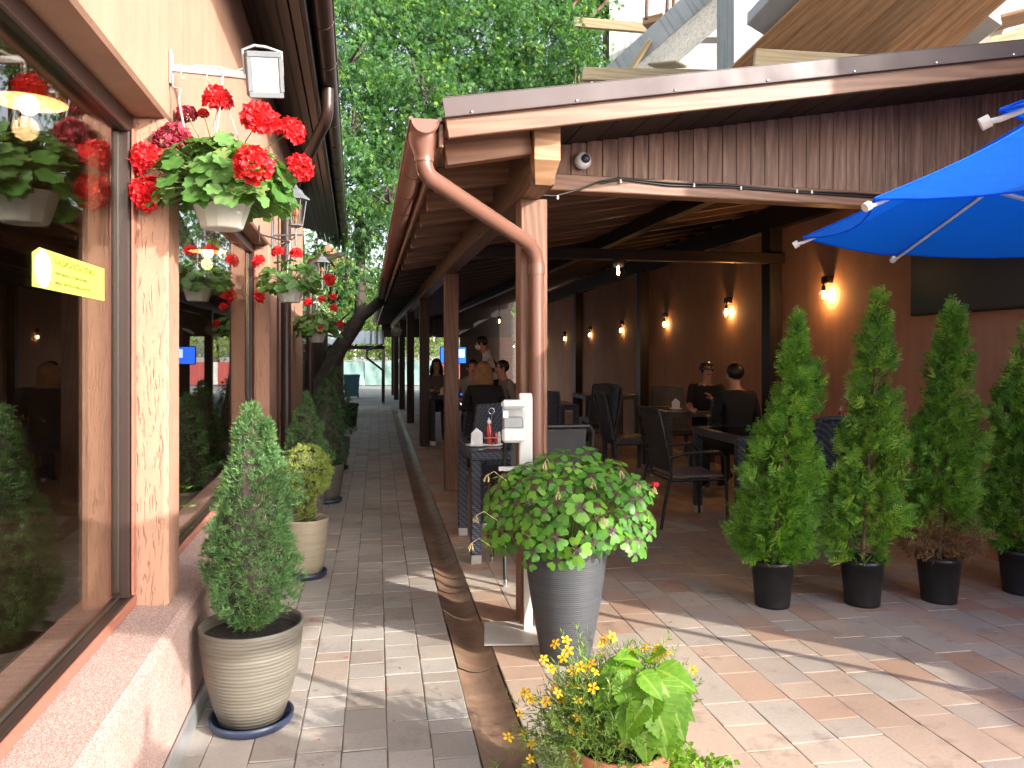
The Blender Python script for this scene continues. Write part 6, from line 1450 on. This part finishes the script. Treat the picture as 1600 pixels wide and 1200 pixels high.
# ================================================================== END OF THE LANE
f0 = thing('screened_fence', 'fence covered with pale green tarpaulin at the end of the lane', 'fence', G(579, 603), 0)
for k in range(3):
    m = MB(); n = 12; V = []; F = []; x0 = -1.75 + k * 1.5
    for i in range(n):
        for j in range(7): V.append((x0 + 1.45 * i / (n - 1), .03 * math.sin(i * 1.7 + j * .8 + k) + .02 * math.sin(j * 2.1), .04 + 1.06 * j / 6 - .02 * math.sin(math.pi * i / (n - 1)) * (j == 6)))
    for i in range(n - 1):
        for j in range(6): a = i * 7 + j; F.append([a, a + 7, a + 8, a + 1])
    m.add(V, F, 0, True); m.build('tarpaulin', 'tarp_green', f0)
for k in range(4): m = MB(); m.tube([(-1.78 + k * 1.5, .06, 0), (-1.78 + k * 1.5, .06, 1.18)], .025, 8); m.build('post', 'grey_metal', f0)
m = MB(); m.tube([(-1.78, .06, 1.12), (2.72, .06, 1.12)], .018, 6); m.build('rail', 'grey_metal', f0)
f1 = thing('striped_fence', 'red and white barrier panels beyond the far tables', 'fence', G(690, 600), 0)
for k in range(14): m = MB(); m.box((-.4 + k * .26, 0, .55), (.25, .03, 1.0), .004); m.build('panel', 'fence_red' if k % 5 < 3 else 'fence_white', f1)
for k in range(2): m = MB(); m.box((1.3, .03, .2 + k * .7), (3.7, .03, .05), .004); m.build('rail', 'grey_metal', f1)
bn = thing('wheelie_bin', 'blue grey bin standing at the lane end', 'bin', G(549, 622), R(5)); m = MB(); m.add([(-.21, -.22, .06), (.21, -.22, .06), (.21, .22, .06), (-.21, .22, .06), (-.25, -.28, .72), (.25, -.28, .72), (.25, .28, .72), (-.25, .28, .72)], [[0, 1, 5, 4], [1, 2, 6, 5], [2, 3, 7, 6], [3, 0, 4, 7], [3, 2, 1, 0]]); m.build('body', 'bin_blue', bn)
m = MB(); m.box((0, 0, .745), (.53, .60, .05), .015); m.tube([(-.2, .32, .72), (.2, .32, .72)], .02, 6); m.build('lid', 'bin_blue', bn)
for s in (-1, 1): m = MB(); m.tube([(s * .20, .2, .08), (s * .25, .2, .08)], .08, 14); m.build('wheel', 'black_plastic', bn)
gw = thing('garden_wall', 'beige rendered wall at the left of the lane end', 'wall', G(536, 642)); m = MB(); m.box((-1.15, .3, .78), (2.3, .25, 1.56), .01); m.build('render', 'beige_wall', gw); m = MB(); m.box((-1.15, .3, 1.585), (2.36, .31, .05), .006); m.build('coping', 'concrete', gw)
# lean-to canopy with corrugated sheet
cp = thing('corrugated_canopy', 'low corrugated canopy crossing the lane end with a bent black pipe', 'canopy', G(560, 630), 0); z = 1.95
m = MB(); n = 40; V = []; F = []
for i in range(n): x = -1.6 + 2.35 * i / (n - 1); zz = .02 * math.cos(i * 2.0); V += [(x, -.3, z - .22 + zz + .05 * (x > 9)), (x, 1.9, z + .22 + zz)]
for i in range(n - 1): F.append([2 * i, 2 * i + 2, 2 * i + 3, 2 * i + 1])
m.add(V, F); m.build('corrugated_sheet', 'corrugated', cp)
for k in range(4): bar('rafter', (-1.5 + k * .72, -.35, z - .29), (-1.5 + k * .72, 1.9, z + .15), .06, .08, 'soffit_dark', cp)
bar('front_beam', (-1.65, -.3, z - .32), (.75, -.3, z - .32), .07, .10, 'soffit_dark', cp)
for x in (-1.55, .72): bar('post', (x, -.28, 0), (x, -.28, z - .37), .09, .09, 'beige_wall', cp)
m = MB(); m.tube([(.62, -.36, z - .25), (.25, -.36, z - .40), (.25, -.36, z - .62), (.70, -.36, z - .98), (.70, -.36, .05)], .035, 8); m.build('bent_pipe', 'black_metal', cp)
sh = thing('dark_shed', 'low dark-roofed shed left of the lane end', 'shed', (-2.6, 19.2, 0)); m = MB(); m.box((0, 1.2, 1.0), (2.6, 2.4, 2.0), .01); m.build('wall', 'room_dark', sh)
m = MB(); m.add([(-1.5, -.2, 2.75), (2.15, -.2, 2.05), (2.15, 2.6, 2.05), (-1.5, 2.6, 2.75), (-1.5, -.2, 2.83), (2.15, -.2, 2.13), (2.15, 2.6, 2.13), (-1.5, 2.6, 2.83)], [[3, 2, 1, 0], [4, 5, 6, 7], [0, 1, 5, 4], [1, 2, 6, 5], [2, 3, 7, 6], [3, 0, 4, 7]]); m.build('roof', 'soffit_dark', sh)
hq = at(541, 480, 52); fh = thing('far_house', 'pale house front glimpsed through the leaves past the lane', 'house', (hq.x, hq.y, 0)); m = MB(); m.box((-1.2, 3, 3.6), (3.4, 6, 7.2), .02); m.build('wall', 'house_far', fh)
m = MB(); m.add([(-3.2, -.4, 7.2), (.9, -.4, 7.2), (.9, 6.4, 7.2), (-3.2, 6.4, 7.2), (-1.2, -.4, 8.6), (-1.2, 6.4, 8.6)], [[0, 1, 4], [1, 2, 5, 4], [2, 3, 5], [3, 0, 4, 5]]); m.build('roof', 'tile_clay', fh)
for (x, z) in ((-2.1, 4.2), (-.3, 4.2), (-2.1, 1.6)): m = MB(); m.box((x, -.02, z), (.8, .06, 1.2), .01); wn_ = m.build('window', 'white_paint', fh); m = MB(); m.box((x, -.055, z), (.66, .02, 1.06), 0); m.build('pane', 'tv_screen', wn_)
# ivy on the set-back facade
iv = thing('ivy_climber', 'dark ivy covering the facade past the end of the restaurant wall', 'climbing plant', LB.w(-.40, 9.6, 0), LB.a)
n = 5200; P = np.stack([rng.uniform(-.04, .10, n) + .06 * np.sin(rng.uniform(0, 6, n)), rng.uniform(-1.5, 2.6, n), rng.uniform(.05, 2.6, n)], 1); P[:, 0] += .05 * np.sin(P[:, 1] * 5) + .05 * np.sin(P[:, 2] * 4)
V, F = leaves(P, unit(rdir(n) + np.array([.5, -.3, -.5])), unit(rdir(n) * .6 + np.array([1, -.4, .2])), .075 * rng.uniform(.6, 1.3, n), .065 * rng.uniform(.6, 1.2, n), .1); tag(fmesh('foliage', V, F, 'ivy_leaf', iv, rng.random(n)), kind='stuff')
m = MB()
for k in range(14): y = random.uniform(-1.4, 2.5); m.tube([(-.02, y, 0), (.0, y + random.uniform(-.3, .3), .9), (-.01, y + random.uniform(-.5, .5), 2.4)], [.012, .008, .003], 5)
m.build('stems', 'bark', iv)

# a little litter: fallen petals and dry leaf bits
pts = []; 
for k in range(70):
    f = random.random()
    x, y_ = (random.uniform(-.66, .34), random.uniform(2.3, 9)) if f < .55 else (random.uniform(.6, 3.6), random.uniform(2.4, 6))
    pts.append((x, y_, .004 + random.uniform(0, .004)))
P = np.array(pts); n = len(P); V, F = leaves(P, unit(rng.normal(size=(n, 3)) * np.array([1, 1, .12])), unit(rng.normal(size=(n, 3)) * .25 + np.array([0, 0, 1])), rng.uniform(.010, .026, n), rng.uniform(.006, .014, n), .15)
lt = fmesh('leaf_litter', V, F, 'thuja_brown', None, rng.random(n)); tag(lt, 'small dry leaves and petals scattered on the paving', 'litter', kind='stuff')
P = np.array([(random.uniform(-.66, .1), random.uniform(2.6, 5.5), .006) for k in range(22)]); n = len(P)
V, F = leaves(P, unit(rng.normal(size=(n, 3)) * np.array([1, 1, .12])), unit(rng.normal(size=(n, 3)) * .25 + np.array([0, 0, 1])), rng.uniform(.010, .018, n), rng.uniform(.008, .013, n), .2)
tag(fmesh('fallen_petals', V, F, 'geranium_red', None, rng.random(n)), 'fallen red geranium petals below the baskets', 'petals', kind='stuff')
